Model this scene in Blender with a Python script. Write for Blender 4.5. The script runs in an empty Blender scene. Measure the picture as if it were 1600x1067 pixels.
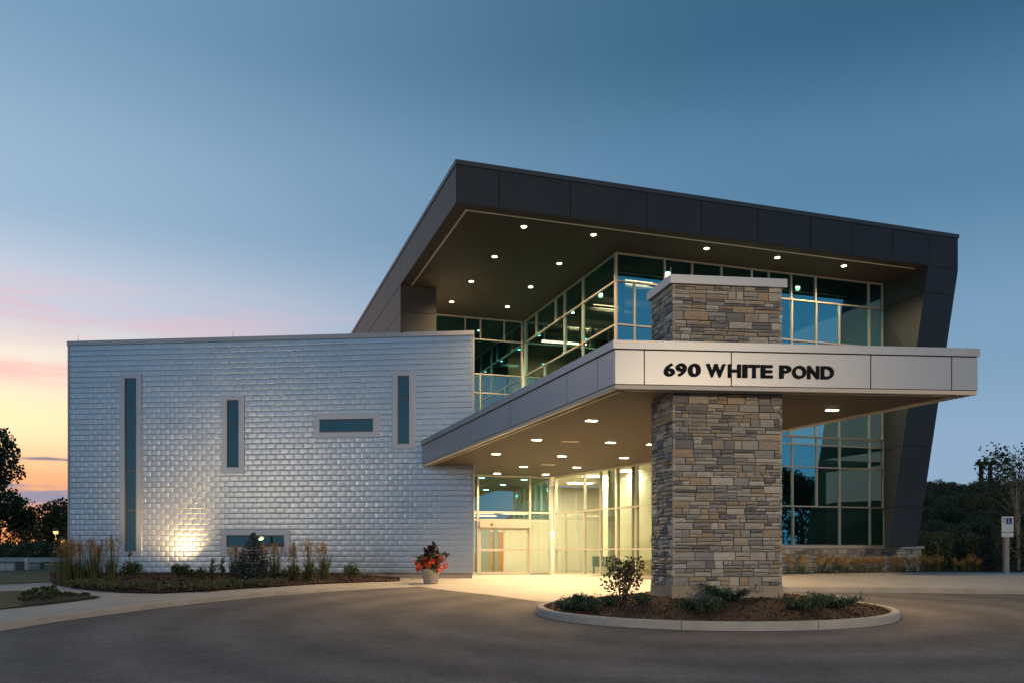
import bpy, bmesh, math, random
import numpy as np
from mathutils import Vector, Matrix
from mathutils.geometry import delaunay_2d_cdt

S = bpy.context.scene
COL = S.collection
R = math.radians
random.seed(7); RNG = np.random.default_rng(11)

# ------------------------------------------------------------------ camera, sky, sun, exposure
EYE, FPX, HORIZ = 1.04, 1380.0, 863.0
cam = bpy.data.cameras.new('camera'); co = bpy.data.objects.new('camera', cam); COL.objects.link(co); S.camera = co
co.location = (0, 0, EYE); co.rotation_euler = (math.pi/2, 0, 0)
cam.sensor_width = 36; cam.lens = 36*FPX/1600; cam.shift_y = (HORIZ-533.5)/1600
cam.clip_start = .1; cam.clip_end = 4000
SUN_AZ = -40.0                                    # degrees from the view axis, to the left
SUN_EL = 2.0
W = bpy.data.worlds.new('World'); S.world = W; W.use_nodes = True

def build_sky():
    nt = W.node_tree; N = nt.nodes; L = nt.links
    bg = N['Background']; bg.inputs[1].default_value = .545
    def node(t, **k):
        n = N.new(t)
        for a, b in k.items(): setattr(n, a, b)
        return n
    def math_(op, a, b=None, c=None, clamp=False):
        n = node('ShaderNodeMath', operation=op, use_clamp=clamp)
        for i, v in enumerate((a, b, c)):
            if v is None: continue
            if isinstance(v, (int, float)): n.inputs[i].default_value = v
            else: L.new(v, n.inputs[i])
        return n.outputs[0]
    tc = node('ShaderNodeTexCoord'); sep = node('ShaderNodeSeparateXYZ'); L.new(tc.outputs['Generated'], sep.inputs[0])
    x, y, z = sep.outputs
    az = math_('ARCTAN2', x, y)                                   # 0 ahead, + to the right
    hl = math_('SQRT', math_('ADD', math_('MULTIPLY', x, x), math_('MULTIPLY', y, y)))
    el = math_('ARCTAN2', z, hl)
    def ramp(fac, stops):
        r = node('ShaderNodeValToRGB'); r.color_ramp.interpolation = 'EASE'
        e = r.color_ramp.elements
        while len(e) < len(stops): e.new(.5)
        for k, (p, c) in zip(e, stops):
            k.position = p; k.color = (*c, 1)
        L.new(fac, r.inputs[0]); return r.outputs[0]
    eln = math_('DIVIDE', el, R(60), clamp=True)
    away = ramp(eln, [(0, (.28, .39, .52)), (.10, (.265, .39, .55)), (.20, (.195, .335, .48)), (.37, (.090, .21, .34)), (.50, (.038, .118, .205)), (1, (.036, .108, .19))])
    glow = ramp(eln, [(0, (1.0, .29, .07)), (.06, (1.1, .44, .13)), (.125, (1.3, .93, .48)), (.18, (1.0, .86, .68)), (.235, (.62, .645, .73)), (.33, (.34, .48, .62)), (.50, (.20, .35, .50)), (1, (.045, .12, .22))])
    cs = math_('COSINE', math_('SUBTRACT', az, R(SUN_AZ)))
    s = math_('POWER', math_('MAXIMUM', cs, 0.0), 5.6)
    mx = node('ShaderNodeMix', data_type='RGBA'); L.new(s, mx.inputs[0]); L.new(away, mx.inputs[6]); L.new(glow, mx.inputs[7])
    col = mx.outputs[2]
    # the sky model adds its own scattering round the low sun
    sk = node('ShaderNodeTexSky', sky_type='NISHITA', sun_disc=False)
    sk.sun_elevation = R(SUN_EL); sk.sun_rotation = R(SUN_AZ); sk.ozone_density = 5; sk.dust_density = .6; sk.altitude = 250
    ad = node('ShaderNodeMix', data_type='RGBA', blend_type='ADD'); ad.inputs[0].default_value = .02
    L.new(col, ad.inputs[6]); L.new(sk.outputs[0], ad.inputs[7]); col = ad.outputs[2]
    # thin streaks of cloud low over the sunset
    cv = node('ShaderNodeCombineXYZ'); L.new(math_('MULTIPLY', az, 5.0), cv.inputs[0]); L.new(math_('MULTIPLY', el, 42.0), cv.inputs[1])
    no = node('ShaderNodeTexNoise'); no.inputs['Scale'].default_value = 1.0; no.inputs['Detail'].default_value = 5; no.inputs['Roughness'].default_value = .55
    L.new(cv.outputs[0], no.inputs['Vector'])
    def band(c0, wdt):                                            # soft band of elevation
        d = math_('DIVIDE', math_('SUBTRACT', el, R(c0)), R(wdt))
        return math_('EXPONENT', math_('MULTIPLY', math_('MULTIPLY', d, d), -1.0))
    def streak(c, wdt, lo, hi, colr, amt, col):
        mr = node('ShaderNodeMapRange', interpolation_type='SMOOTHSTEP'); L.new(no.outputs[0], mr.inputs[0])
        mr.inputs[1].default_value = lo; mr.inputs[2].default_value = hi
        f = math_('MULTIPLY', math_('MULTIPLY', mr.outputs[0], band(c, wdt)), math_('MULTIPLY', math_('POWER', s, 1.6), amt), clamp=True)
        m = node('ShaderNodeMix', data_type='RGBA'); L.new(f, m.inputs[0]); L.new(col, m.inputs[6]); m.inputs[7].default_value = (*colr, 1)
        return m.outputs[2]
    col = streak(13.6, 1.5, .36, .62, (.78, .50, .56), .85, col)
    col = streak(10.3, .8, .30, .55, (.98, .52, .46), .8, col)
    col = streak(5.4, .5, .47, .60, (.26, .24, .31), 1.9, col)
    col = streak(3.4, .65, .40, .56, (.34, .31, .40), 1.8, col)
    L.new(col, bg.inputs[0])
build_sky()
sl = bpy.data.lights.new('sun', 'SUN'); sl.energy = .06; sl.angle = R(3); sl.color = (1, .72, .48)
so = bpy.data.objects.new('sun', sl); COL.objects.link(so)
so.rotation_euler = Vector((-math.sin(R(SUN_AZ)), -math.cos(R(SUN_AZ)), -math.tan(R(SUN_EL)))).to_track_quat('-Z', 'Y').to_euler()
V = S.view_settings; V.view_transform = 'Standard'; V.look = 'None'; V.exposure = 0.92; V.gamma = 1.0; V.use_curve_mapping = False

# ------------------------------------------------------------------ helpers
class MB:
    def __init__(s): s.v = []; s.f = []
    def add(s, vs, fs):
        o = len(s.v); s.v += [tuple(p) for p in vs]; s.f += [tuple(i+o for i in f) for f in fs]; return s
    def hexa(s, b, t):                                   # two loops of equal length, bottom counter-clockwise from above
        n = len(b)
        fs = [tuple(range(n))[::-1], tuple(range(n, 2*n))] + [(i, (i+1) % n, n+(i+1) % n, n+i) for i in range(n)]
        return s.add(list(b)+list(t), fs)
    def prism(s, poly, z0, z1): return s.hexa([(x, y, z0) for x, y in poly], [(x, y, z1) for x, y in poly])
    def box(s, x0, x1, y0, y1, z0, z1): return s.prism([(x0, y0), (x1, y0), (x1, y1), (x0, y1)], z0, z1)
    def tube(s, pts, rad, n=8):
        pts = [Vector(p) for p in pts]; k = len(pts)
        rad = rad if isinstance(rad, (list, tuple)) else [rad]*k
        o = len(s.v); up = Vector((.31, .17, .93))
        for i, p in enumerate(pts):
            d = (pts[min(i+1, k-1)]-pts[max(i-1, 0)]).normalized()
            a = d.cross(up if abs(d.dot(up)) < .95 else Vector((1, 0, 0))).normalized(); b = d.cross(a)
            for j in range(n):
                t = 2*math.pi*j/n; s.v.append(tuple(p+(a*math.cos(t)+b*math.sin(t))*rad[i]))
        for i in range(k-1):
            for j in range(n):
                s.f.append((o+i*n+j, o+i*n+(j+1) % n, o+(i+1)*n+(j+1) % n, o+(i+1)*n+j))
        s.f.append(tuple(o+j for j in range(n))[::-1]); s.f.append(tuple(o+(k-1)*n+j for j in range(n))); return s
    def lathe(s, prof, n=24, c=(0, 0, 0)):
        o = len(s.v); k = len(prof)
        for r, z in prof:
            for j in range(n):
                t = 2*math.pi*j/n; s.v.append((c[0]+r*math.cos(t), c[1]+r*math.sin(t), c[2]+z))
        for i in range(k-1):
            for j in range(n):
                s.f.append((o+i*n+j, o+i*n+(j+1) % n, o+(i+1)*n+(j+1) % n, o+(i+1)*n+j))
        s.f.append(tuple(o+j for j in range(n))[::-1]); s.f.append(tuple(o+(k-1)*n+j for j in range(n))); return s
    def mesh(s, name, mat, smooth=False, fix=True):
        m = bpy.data.meshes.new(name); m.from_pydata(s.v, [], s.f)
        if fix:
            b = bmesh.new(); b.from_mesh(m); bmesh.ops.recalc_face_normals(b, faces=b.faces); b.to_mesh(m); b.free()
        if smooth: m.polygons.foreach_set('use_smooth', [True]*len(m.polygons))
        if mat: m.materials.append(mat)
        m.update(); return m
    def build(s, name, mat, parent=None, smooth=False, fix=True): return link(name, s.mesh(name, mat, smooth, fix), parent)

def link(name, data, parent=None, loc=None):
    o = bpy.data.objects.new(name, data); COL.objects.link(o)
    if parent is not None:
        o.parent = parent
        P = parent; off = Vector((0, 0, 0))
        while P is not None: off += P.location; P = P.parent
        if loc is None: o.location = -off                # meshes are written in world coordinates
    if loc is not None: o.location = loc
    return o
def tag(o, label, cat, group=None):
    o['label'] = label; o['category'] = cat
    if group: o['group'] = group
    return o
def structure(o): o['kind'] = 'structure'; return o
def stuff(o): o['kind'] = 'stuff'; return o
def thing(name, label, cat, loc=(0, 0, 0), group=None):
    o = bpy.data.objects.new(name, None); COL.objects.link(o); o.location = loc; o.empty_display_size = .2
    return tag(o, label, cat, group)
def copy_thing(root, loc, rz=0, sc=1.0, label=None):
    r = root.copy(); COL.objects.link(r); r.location = loc; r.rotation_euler = (0, 0, rz); r.scale = (sc, sc, sc)
    if label: r['label'] = label
    for ch in list(root.children):
        c = ch.copy(); COL.objects.link(c); c.parent = r
        for g in list(ch.children):
            d = g.copy(); COL.objects.link(d); d.parent = c
    return r
def at(px, py, d): return Vector(((px-800)/FPX*d, d, EYE+(HORIZ-py)/FPX*d))
def smooth(t): t = min(1, max(0, t)); return t*t*(3-2*t)

# ------------------------------------------------------------------ materials
MATS = {}
def mat(name, col, rough=.6, metal=0., spec=.5, var=None, vscale=4., bump=0., bscale=40., col2=None, rnd=None, rnd_kind='object', emis=None, estr=0., coat=0., trans=0., fine=0., fscale=30.):
    if name in MATS: return MATS[name]
    m = bpy.data.materials.new(name); m.use_nodes = True; nt = m.node_tree; N = nt.nodes; L = nt.links
    b = N['Principled BSDF']; b.inputs['Roughness'].default_value = rough; b.inputs['Metallic'].default_value = metal
    b.inputs['Specular IOR Level'].default_value = spec; b.inputs['Base Color'].default_value = (*col, 1)
    b.inputs['Coat Weight'].default_value = coat
    tc = N.new('ShaderNodeTexCoord'); src = None
    if rnd:                                              # list of colours picked per object or per loose piece
        if rnd_kind == 'object': i = N.new('ShaderNodeObjectInfo'); f = i.outputs['Random']
        else: i = N.new('ShaderNodeNewGeometry'); f = i.outputs['Random Per Island']
        r = N.new('ShaderNodeValToRGB'); r.color_ramp.interpolation = 'CONSTANT' if len(rnd) > 3 else 'LINEAR'; e = r.color_ramp.elements
        while len(e) < len(rnd): e.new(.5)
        for k, (el_, c) in enumerate(zip(e, rnd)): el_.position = k/len(rnd) if len(rnd) > 3 else k/(len(rnd)-1); el_.color = (*c, 1)
        L.new(f, r.inputs[0]); src = r.outputs[0]
    if var or col2:
        n = N.new('ShaderNodeTexNoise'); n.inputs['Scale'].default_value = vscale; n.inputs['Detail'].default_value = 6; n.inputs['Roughness'].default_value = .6
        L.new(tc.outputs['Object'], n.inputs['Vector'])
        mr = N.new('ShaderNodeMapRange'); mr.inputs[1].default_value = .3; mr.inputs[2].default_value = .7; L.new(n.outputs[0], mr.inputs[0])
        if col2:
            mx = N.new('ShaderNodeMix'); mx.data_type = 'RGBA'; L.new(mr.outputs[0], mx.inputs[0]); mx.inputs[6].default_value = (*col, 1); mx.inputs[7].default_value = (*col2, 1)
            if src is not None: L.new(src, mx.inputs[6])
            src = mx.outputs[2]
        if var:
            mr2 = N.new('ShaderNodeMapRange'); mr2.inputs[1].default_value = .25; mr2.inputs[2].default_value = .75; mr2.inputs[3].default_value = 1-var; mr2.inputs[4].default_value = 1+var; L.new(n.outputs[0], mr2.inputs[0])
            mu = N.new('ShaderNodeMix'); mu.data_type = 'RGBA'; mu.blend_type = 'MULTIPLY'; mu.inputs[0].default_value = 1
            if src is not None: L.new(src, mu.inputs[6])
            else: mu.inputs[6].default_value = (*col, 1)
            L.new(mr2.outputs[0], mu.inputs[7]); src = mu.outputs[2]
    if fine:                                             # speckle of aggregate
        n3 = N.new('ShaderNodeTexNoise'); n3.inputs['Scale'].default_value = fscale; n3.inputs['Detail'].default_value = 3; L.new(tc.outputs['Object'], n3.inputs['Vector'])
        m3 = N.new('ShaderNodeMapRange'); m3.inputs[1].default_value = .3; m3.inputs[2].default_value = .7; m3.inputs[3].default_value = 1-fine; m3.inputs[4].default_value = 1+fine; L.new(n3.outputs[0], m3.inputs[0])
        x3 = N.new('ShaderNodeMix'); x3.data_type = 'RGBA'; x3.blend_type = 'MULTIPLY'; x3.inputs[0].default_value = 1
        if src is not None: L.new(src, x3.inputs[6])
        else: x3.inputs[6].default_value = (*col, 1)
        L.new(m3.outputs[0], x3.inputs[7]); src = x3.outputs[2]
    if src is not None: L.new(src, b.inputs['Base Color'])
    if bump:
        n2 = N.new('ShaderNodeTexNoise'); n2.inputs['Scale'].default_value = bscale; n2.inputs['Detail'].default_value = 8
        L.new(tc.outputs['Object'], n2.inputs['Vector'])
        bp = N.new('ShaderNodeBump'); bp.inputs['Strength'].default_value = bump; bp.inputs['Distance'].default_value = .02
        L.new(n2.outputs[0], bp.inputs['Height']); L.new(bp.outputs[0], b.inputs['Normal'])
    if emis: b.inputs['Emission Color'].default_value = (*emis, 1); b.inputs['Emission Strength'].default_value = estr
    if trans: b.inputs['Transmission Weight'].default_value = trans
    MATS[name] = m; return m

def glass_mat(name, tint, refl, base_refl, solid=False):
    m = bpy.data.materials.new(name); m.use_nodes = True; nt = m.node_tree; N = nt.nodes; L = nt.links
    N.remove(N['Principled BSDF']); out = N['Material Output']
    tr = N.new('ShaderNodeBsdfDiffuse' if solid else 'ShaderNodeBsdfTransparent'); tr.inputs[0].default_value = (*tint, 1)
    gl = N.new('ShaderNodeBsdfGlossy'); gl.inputs[0].default_value = (*refl, 1); gl.inputs['Roughness'].default_value = .012
    lw = N.new('ShaderNodeLayerWeight'); lw.inputs[0].default_value = .35
    mr = N.new('ShaderNodeMapRange'); mr.inputs[3].default_value = base_refl; mr.inputs[4].default_value = 1.0
    L.new(lw.outputs['Fresnel'], mr.inputs[0])
    ge = N.new('ShaderNodeNewGeometry'); iv = N.new('ShaderNodeMath'); iv.operation = 'SUBTRACT'; iv.inputs[0].default_value = 1; L.new(ge.outputs['Backfacing'], iv.inputs[1])
    mu = N.new('ShaderNodeMath'); mu.operation = 'MULTIPLY'; L.new(mr.outputs[0], mu.inputs[0]); L.new(iv.outputs[0], mu.inputs[1])   # the far face of a pane only transmits
    # panes are never perfectly flat
    tc = N.new('ShaderNodeTexCoord'); n = N.new('ShaderNodeTexNoise'); n.inputs['Scale'].default_value = .45; L.new(tc.outputs['Object'], n.inputs['Vector'])
    bp = N.new('ShaderNodeBump'); bp.inputs['Strength'].default_value = .06; bp.inputs['Distance'].default_value = .1; L.new(n.outputs[0], bp.inputs['Height']); L.new(bp.outputs[0], gl.inputs['Normal'])
    mx = N.new('ShaderNodeMixShader'); L.new(mu.outputs[0], mx.inputs[0]); L.new(tr.outputs[0], mx.inputs[1]); L.new(gl.outputs[0], mx.inputs[2])
    L.new(mx.outputs[0], out.inputs[0]); return m

M_shingle = mat('embossed_metal_shingle', (.47, .525, .585), .31, .78, var=.07, vscale=.9)
M_wcop = mat('wing_coping_metal', (.42, .44, .47), .45, .5)
M_frame_w = mat('window_trim_metal', (.43, .465, .52), .4, .7)
M_sash = mat('window_sash_dark', (.10, .095, .09), .5)
M_found = mat('foundation_concrete', (.34, .32, .29), .85, var=.15, bump=.2)
M_dark = mat('charcoal_panel', (.032, .035, .041), .55, .15, var=.10, vscale=1.2)
M_joint = mat('joint_black', (.012, .012, .012), .9)
M_soffit = mat('soffit_bronze', (.062, .044, .031), .7, var=.06, vscale=2)
M_trim = mat('pale_reveal_trim', (.62, .56, .48), .5)
M_alu = mat('silver_composite_panel', (.41, .435, .48), .40, .5, var=.03, vscale=.8)
M_alucop = mat('silver_coping', (.40, .425, .47), .40, .5)
M_mull = mat('champagne_mullion', (.46, .43, .39), .45, .4)
M_glass = glass_mat('teal_reflective_glass', (.50, .50, .41), (.22, .74, .88), .46)
M_clear = glass_mat('clear_lobby_glass', (.80, .84, .78), (.8, .95, .95), .05)
M_dglass = glass_mat('dark_teal_window', (.02, .03, .03), (.16, .33, .36), .30, True)
M_lens = mat('lit_downlight_lens', (1, 1, 1), .4, emis=(1, .78, .46), estr=16)
M_ltrim = mat('downlight_trim', (.55, .5, .44), .5)
M_asph = mat('asphalt', (.165, .153, .151), .9, var=.26, vscale=.22, bump=.5, bscale=70, spec=.25, fine=.45, fscale=38)
def wheel_tracks(m):
    nt = m.node_tree; N = nt.nodes; L = nt.links; b = N['Principled BSDF']; src = b.inputs['Base Color'].links[0].from_socket
    tc = N.new('ShaderNodeTexCoord'); mp = N.new('ShaderNodeMapping'); mp.inputs['Location'].default_value = (-4.66, -20.5, 0); L.new(tc.outputs['Object'], mp.inputs[0])
    wv = N.new('ShaderNodeTexWave'); wv.wave_type = 'RINGS'; wv.rings_direction = 'Z'; wv.inputs['Scale'].default_value = .16; wv.inputs['Distortion'].default_value = 2.2; wv.inputs['Detail'].default_value = 3; wv.inputs['Detail Scale'].default_value = .5; L.new(mp.outputs[0], wv.inputs[0])
    no = N.new('ShaderNodeTexNoise'); no.inputs['Scale'].default_value = 1.7; no.inputs['Detail'].default_value = 7; no.inputs['Roughness'].default_value = .7; L.new(tc.outputs['Object'], no.inputs[0])
    r1 = N.new('ShaderNodeMapRange'); r1.inputs[3].default_value = .84; r1.inputs[4].default_value = 1.10; L.new(wv.outputs['Fac'], r1.inputs[0])
    r2 = N.new('ShaderNodeMapRange'); r2.inputs[1].default_value = .30; r2.inputs[2].default_value = .60; r2.inputs[3].default_value = .80; r2.inputs[4].default_value = 1.06; L.new(no.outputs[0], r2.inputs[0])
    pr = N.new('ShaderNodeMath'); pr.operation = 'MULTIPLY'; L.new(r1.outputs[0], pr.inputs[0]); L.new(r2.outputs[0], pr.inputs[1])
    mx = N.new('ShaderNodeMix'); mx.data_type = 'RGBA'; mx.blend_type = 'MULTIPLY'; mx.inputs[0].default_value = 1; L.new(src, mx.inputs[6]); L.new(pr.outputs[0], mx.inputs[7]); L.new(mx.outputs[2], b.inputs['Base Color'])
wheel_tracks(M_asph)
M_conc = mat('broom_concrete', (.43, .40, .36), .85, var=.14, vscale=.5, bump=.15, bscale=60, fine=.12, fscale=14)
M_kerb = mat('kerb_concrete', (.40, .385, .36), .85, var=.16, vscale=2, bump=.2, bscale=50)
M_mulch = mat('bark_mulch', (.024, .013, .008), .95, col2=(.075, .040, .023), vscale=11, bump=1.0, bscale=22, fine=.7, fscale=30)
M_grass = mat('lawn', (.055, .075, .022), .9, col2=(.13, .115, .05), vscale=2, bump=.8, bscale=50, fine=.6, fscale=24)
STONES = [(.26, .25, .24), (.42, .395, .36), (.50, .455, .38), (.35, .335, .32), (.56, .52, .45), (.44, .345, .23), (.21, .205, .205), (.47, .43, .37), (.38, .32, .25), (.58, .55, .49), (.32, .31, .30), (.48, .41, .31)]
M_stone = mat('ledge_stone', (.25, .23, .2), .85, rnd=STONES, var=.28, vscale=7, bump=.5, bscale=25)
M_stone_i = mat('ledge_stone_joined', (.25, .23, .2), .85, rnd=STONES, rnd_kind='island', var=.28, vscale=7, bump=.5, bscale=25)
M_mortar = mat('recessed_mortar', (.11, .105, .10), .95)
M_plinth = mat('plinth_concrete', (.40, .34, .26), .85, var=.12, bump=.2)
M_letter = mat('dark_letter_metal', (.006, .008, .013), .6, 0, .12)
M_cream = mat('lobby_cream_wall', (.72, .68, .57), .8)
M_ceil = mat('lobby_ceiling', (.75, .72, .64), .8)
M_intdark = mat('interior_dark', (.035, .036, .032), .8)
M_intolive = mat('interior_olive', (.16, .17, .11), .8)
M_floor = mat('lobby_floor', (.36, .30, .22), .35)
M_white = mat('white_door', (.80, .79, .74), .5)
M_wood = mat('wood_door', (.42, .20, .07), .5, var=.2, vscale=6)
M_beam = mat('grey_bulkhead', (.20, .21, .19), .7)
M_tube = mat('lit_tube', (1, 1, 1), .5, emis=(1, .95, .72), estr=9)
M_panel = mat('lit_ceiling_panel', (1, 1, 1), .5, emis=(1, .90, .66), estr=6)
M_bark = mat('bark', (.06, .047, .036), .95, var=.3, vscale=9, bump=.6)
M_birch = mat('pale_bark', (.30, .26, .20), .9, var=.35, vscale=9)
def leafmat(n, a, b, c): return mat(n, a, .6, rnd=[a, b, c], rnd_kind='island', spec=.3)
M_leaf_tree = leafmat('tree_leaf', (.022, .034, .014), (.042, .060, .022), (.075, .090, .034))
M_leaf_hill = leafmat('hill_leaf', (.06, .075, .035), (.11, .125, .058), (.17, .165, .10))
M_leaf_shrub = leafmat('shrub_leaf', (.030, .050, .018), (.055, .080, .030), (.10, .12, .05))
M_leaf_vib = leafmat('dark_shrub_leaf', (.030, .030, .018), (.065, .060, .030), (.12, .105, .055))
M_leaf_jun = leafmat('juniper_spray', (.026, .060, .034), (.045, .090, .052), (.080, .130, .080))
M_leaf_spr = leafmat('blue_spruce_needle', (.020, .036, .030), (.040, .065, .056), (.075, .105, .095))
M_leaf_grd = leafmat('ground_cover_leaf', (.06, .08, .035), (.11, .125, .065), (.17, .17, .11))
M_blade = leafmat('grass_blade', (.060, .080, .025), (.10, .115, .04), (.15, .15, .06))
M_plume = leafmat('tan_plume', (.34, .21, .08), (.44, .29, .12), (.52, .36, .17))
M_rust = leafmat('rust_foliage', (.30, .16, .04), (.44, .25, .07), (.56, .36, .13))
M_red = leafmat('red_flower', (.42, .02, .015), (.58, .045, .03), (.70, .16, .06))
M_maroon = leafmat('maroon_leaf', (.022, .010, .012), (.045, .016, .020), (.07, .04, .02))
M_pot = mat('grey_planter', (.36, .345, .33), .8, var=.2, vscale=8, bump=.3)
M_metal = mat('galvanised_metal', (.45, .46, .47), .5, .6)
M_post = mat('weathered_post', (.33, .31, .27), .85, var=.2, vscale=10)
M_blue = mat('sign_blue', (.015, .045, .28), .5)
M_signw = mat('sign_white', (.72, .73, .72), .45)
M_signr = mat('sign_red', (.45, .03, .03), .5)
M_cab = mat('cabinet_green_grey', (.16, .20, .18), .6)
M_lampglow = mat('lit_street_lamp', (1, 1, 1), .5, emis=(1, .36, .04), estr=4.5)
M_roofh = mat('house_roof', (.12, .10, .09), .8)
M_wallh = mat('house_wall', (.42, .26, .18), .8)

# ------------------------------------------------------------------ levels of the ground
_ZY = [-600, 12, 14, 27, 33, 900]; _ZV = [-.62, -.62, -.57, -.17, 0, 0]
def zA(x, y): return float(np.interp(y, _ZY, _ZV))                      # asphalt
def zSR(x, y): return float(np.interp(y, [26, 35, 60], [-.03, .25, .35]))  # walk on the right
def zSL(x, y): return zA(x, y)+.008+.145*smooth((-4.2-x)/3.0)            # walk on the left, falling flush at the planter
def zP(x, y): return zA(x, y)+.006
def hill(x, y): return 5.2*smooth((y-44)/32)*smooth((x-13)/16)
def zG(x, y):
    z = zA(x, y)
    if y > 27.5: z += smooth((x-7)/3)*(zSR(x, y)-z)
    return z-(.07 if y > 38 else .30)+hill(x, y)
def hit(px, py, zf):                                                    # where a line of sight meets the ground
    d = 25.0
    for _ in range(60):
        p = at(px, py, d); dn = (EYE-zf(p.x, d))*FPX/(py-HORIZ); d += .5*(dn-d)
    return (at(px, py, d).x, d)
def sheet(name, poly, zf, m, cell=.6, zoff=0.0, parent=None):
    poly = [Vector(p) for p in poly]; n = len(poly)
    bnd = []
    for i in range(n):
        a, b = poly[i], poly[(i+1) % n]; k = max(1, int((b-a).length/cell))
        bnd += [a+(b-a)*(j/k) for j in range(k)]
    xs = [p.x for p in bnd]; ys = [p.y for p in bnd]; pts = list(bnd)
    gx = np.arange(min(xs), max(xs), cell)+.013; gy = np.arange(min(ys), max(ys), cell)+.017
    pts += [Vector((x, y)) for x in gx for y in gy]
    nb = len(bnd)
    v, e, f, *_ = delaunay_2d_cdt(pts, [(i, (i+1) % nb) for i in range(nb)], [list(range(nb))], 1, 1e-5)
    mb = MB(); mb.v = [(p.x, p.y, zf(p.x, p.y)+zoff) for p in v]; mb.f = [tuple(t) for t in f]
    o = mb.build(name, m, parent, smooth=True)
    return o

# ground to the horizon
mb = MB(); rad = [0, 4, 8, 12, 16, 20, 24, 27, 28, 30, 33, 36, 40, 45, 50, 55, 60, 66, 72, 80, 90, 110, 150, 250, 500, 1200]; NA = 144
for r in rad:
    for j in range(NA):
        a = 2*math.pi*j/NA; x, y = r*math.sin(a), r*math.cos(a)
        mb.v.append((x, y, zG(x, y) if r < 400 else zG(x, y)-hill(x, y)))
for i in range(len(rad)-1):
    for j in range(NA): mb.f.append((i*NA+j, i*NA+(j+1) % NA, (i+1)*NA+(j+1) % NA, (i+1)*NA+j))
structure(mb.build('ground', M_grass, smooth=True))

kerbL = [hit(x, y, zA) for x, y in [(-420, 1085), (-200, 1030), (-60, 1001), (0, 985), (80, 972), (159, 961), (240, 950.5), (320, 941), (430, 930), (540, 921.6), (600, 918.3), (655, 916)]]
plazaF = [hit(x, y, zA) for x, y in [(655, 916), (700, 922), (765, 929), (847, 940)]]
kerbR = [hit(x, y, zA) for x, y in [(1190, 924), (1225, 924.5), (1400, 925.5), (1600, 928), (1850, 932)]]
# asphalt
asph = [(-60, -40), (70, -40), (70, kerbR[-1][1]+2)] + kerbR[::-1] + [(4.6, 26.3)] + plazaF[::-1] + kerbL[::-1][1:] + [(-60, kerbL[0][1]-3)]
structure(sheet('driveway', asph, zA, M_asph, 1.0))
# entrance plaza
plaza = plazaF + [(4.6, 26.3), kerbR[0], (8.6, 34.2), (6.2, 33.1), (2.0, 41.7), (-3.2, 40.1), (-1.6, 36.0), (-3.6, 36.2), (-4.2, 33.0)]
structure(sheet('entrance_plaza', plaza, zP, M_conc, .8))
# walk on the left with kerb
def offset_line(pts, d):
    out = []
    for i, p in enumerate(pts):
        a = Vector(pts[max(0, i-1)]); b = Vector(pts[min(len(pts)-1, i+1)]); t = (b-a).normalized(); nrm = Vector((-t.y, t.x))
        out.append(tuple(Vector(p)+nrm*d))
    return out
kL2 = offset_line(kerbL, .16)
walk = kL2 + [(-4.2, 33.0), (-3.6, 36.2), (-20.5, 37.9), (-34, 37.0), (-34, kL2[0][1]+1.0)]
structure(sheet('sidewalk', walk, zSL, M_conc, .7))
def kerb(name, line, zf0, ztop, width, seg=3.0, closed=False):
    root = None; P = [Vector(p) for p in line]
    # resample evenly
    L_ = [0]
    for a, b in zip(P, P[1:]): L_.append(L_[-1]+(b-a).length)
    k = max(2, int(L_[-1]/.3)); ts = np.linspace(0, L_[-1], k+1)
    xs = np.interp(ts, L_, [p.x for p in P]); ys = np.interp(ts, L_, [p.y for p in P])
    per = max(2, int(seg/.3)); first = True; i = 0
    root = thing(name, '', ''); del root['label']; del root['category']; structure(root)
    while i < k:
        j = min(i+per, k); mb = MB(); rings = []
        for q in range(i, j+1):
            a = Vector((xs[max(0, q-1)], ys[max(0, q-1)])); b = Vector((xs[min(k, q+1)], ys[min(k, q+1)]))
            if closed and q in (0, k): a = Vector((xs[k-1], ys[k-1])); b = Vector((xs[1], ys[1]))
            t = (b-a).normalized(); nrm = Vector((-t.y, t.x)); p = Vector((xs[q], ys[q]))
            if q == i: p = p+t*.006
            if q == j: p = p-t*.006
            z0 = zf0(p.x, p.y)-.15; zt = ztop(p.x, p.y)+.003
            pr = [(0, z0), (.012, zt-.03), (.035, zt), (width, zt), (width, z0)]
            rings.append([(p.x+nrm.x*o, p.y+nrm.y*o, z) for o, z in pr])
        m_ = len(rings[0])
        for r_ in rings: mb.v += r_
        for a in range(len(rings)-1):
            for b in range(m_): mb.f.append((a*m_+b, a*m_+(b+1) % m_, (a+1)*m_+(b+1) % m_, (a+1)*m_+b))
        mb.f.append(tuple(range(m_))); mb.f.append(tuple((len(rings)-1)*m_+b for b in range(m_))[::-1])
        mb.build('kerb_stone', M_kerb, root); i = j
    return root
kerb('sidewalk_kerb', kerbL, zA, zSL, .165)
# walk on the right
kR2 = [(x, y+.15) for x, y in kerbR]
walkR = kR2 + [(70, 40), (16.2, 36.0), (8.2, 33.6), (7.6, 30)]
structure(sheet('sidewalk', walkR, zSR, M_conc, 1.0))
kerb('sidewalk_kerb', kerbR, zA, zSR, .16)

# ------------------------------------------------------------------ axes of the building
A = R(18.5); U = Vector((math.cos(A), math.sin(A))); Vv = Vector((-math.sin(A), math.cos(A)))
C0 = Vector((3.78, 32.2)); Bk = C0+Vv*10.2; En = Vector((1.99, 41.6))
def s_on(P, D, px): k = (px-800)/FPX; return (P.y*k-P.x)/(D.x-D.y*k)     # distance along a plan line at a line of sight
SOF = 12.0
B = thing('clinic_building', 'two-storey building with charcoal roof frame, glass walls and silver shingled wing', 'building', (-1.6, 36, 0))

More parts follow.
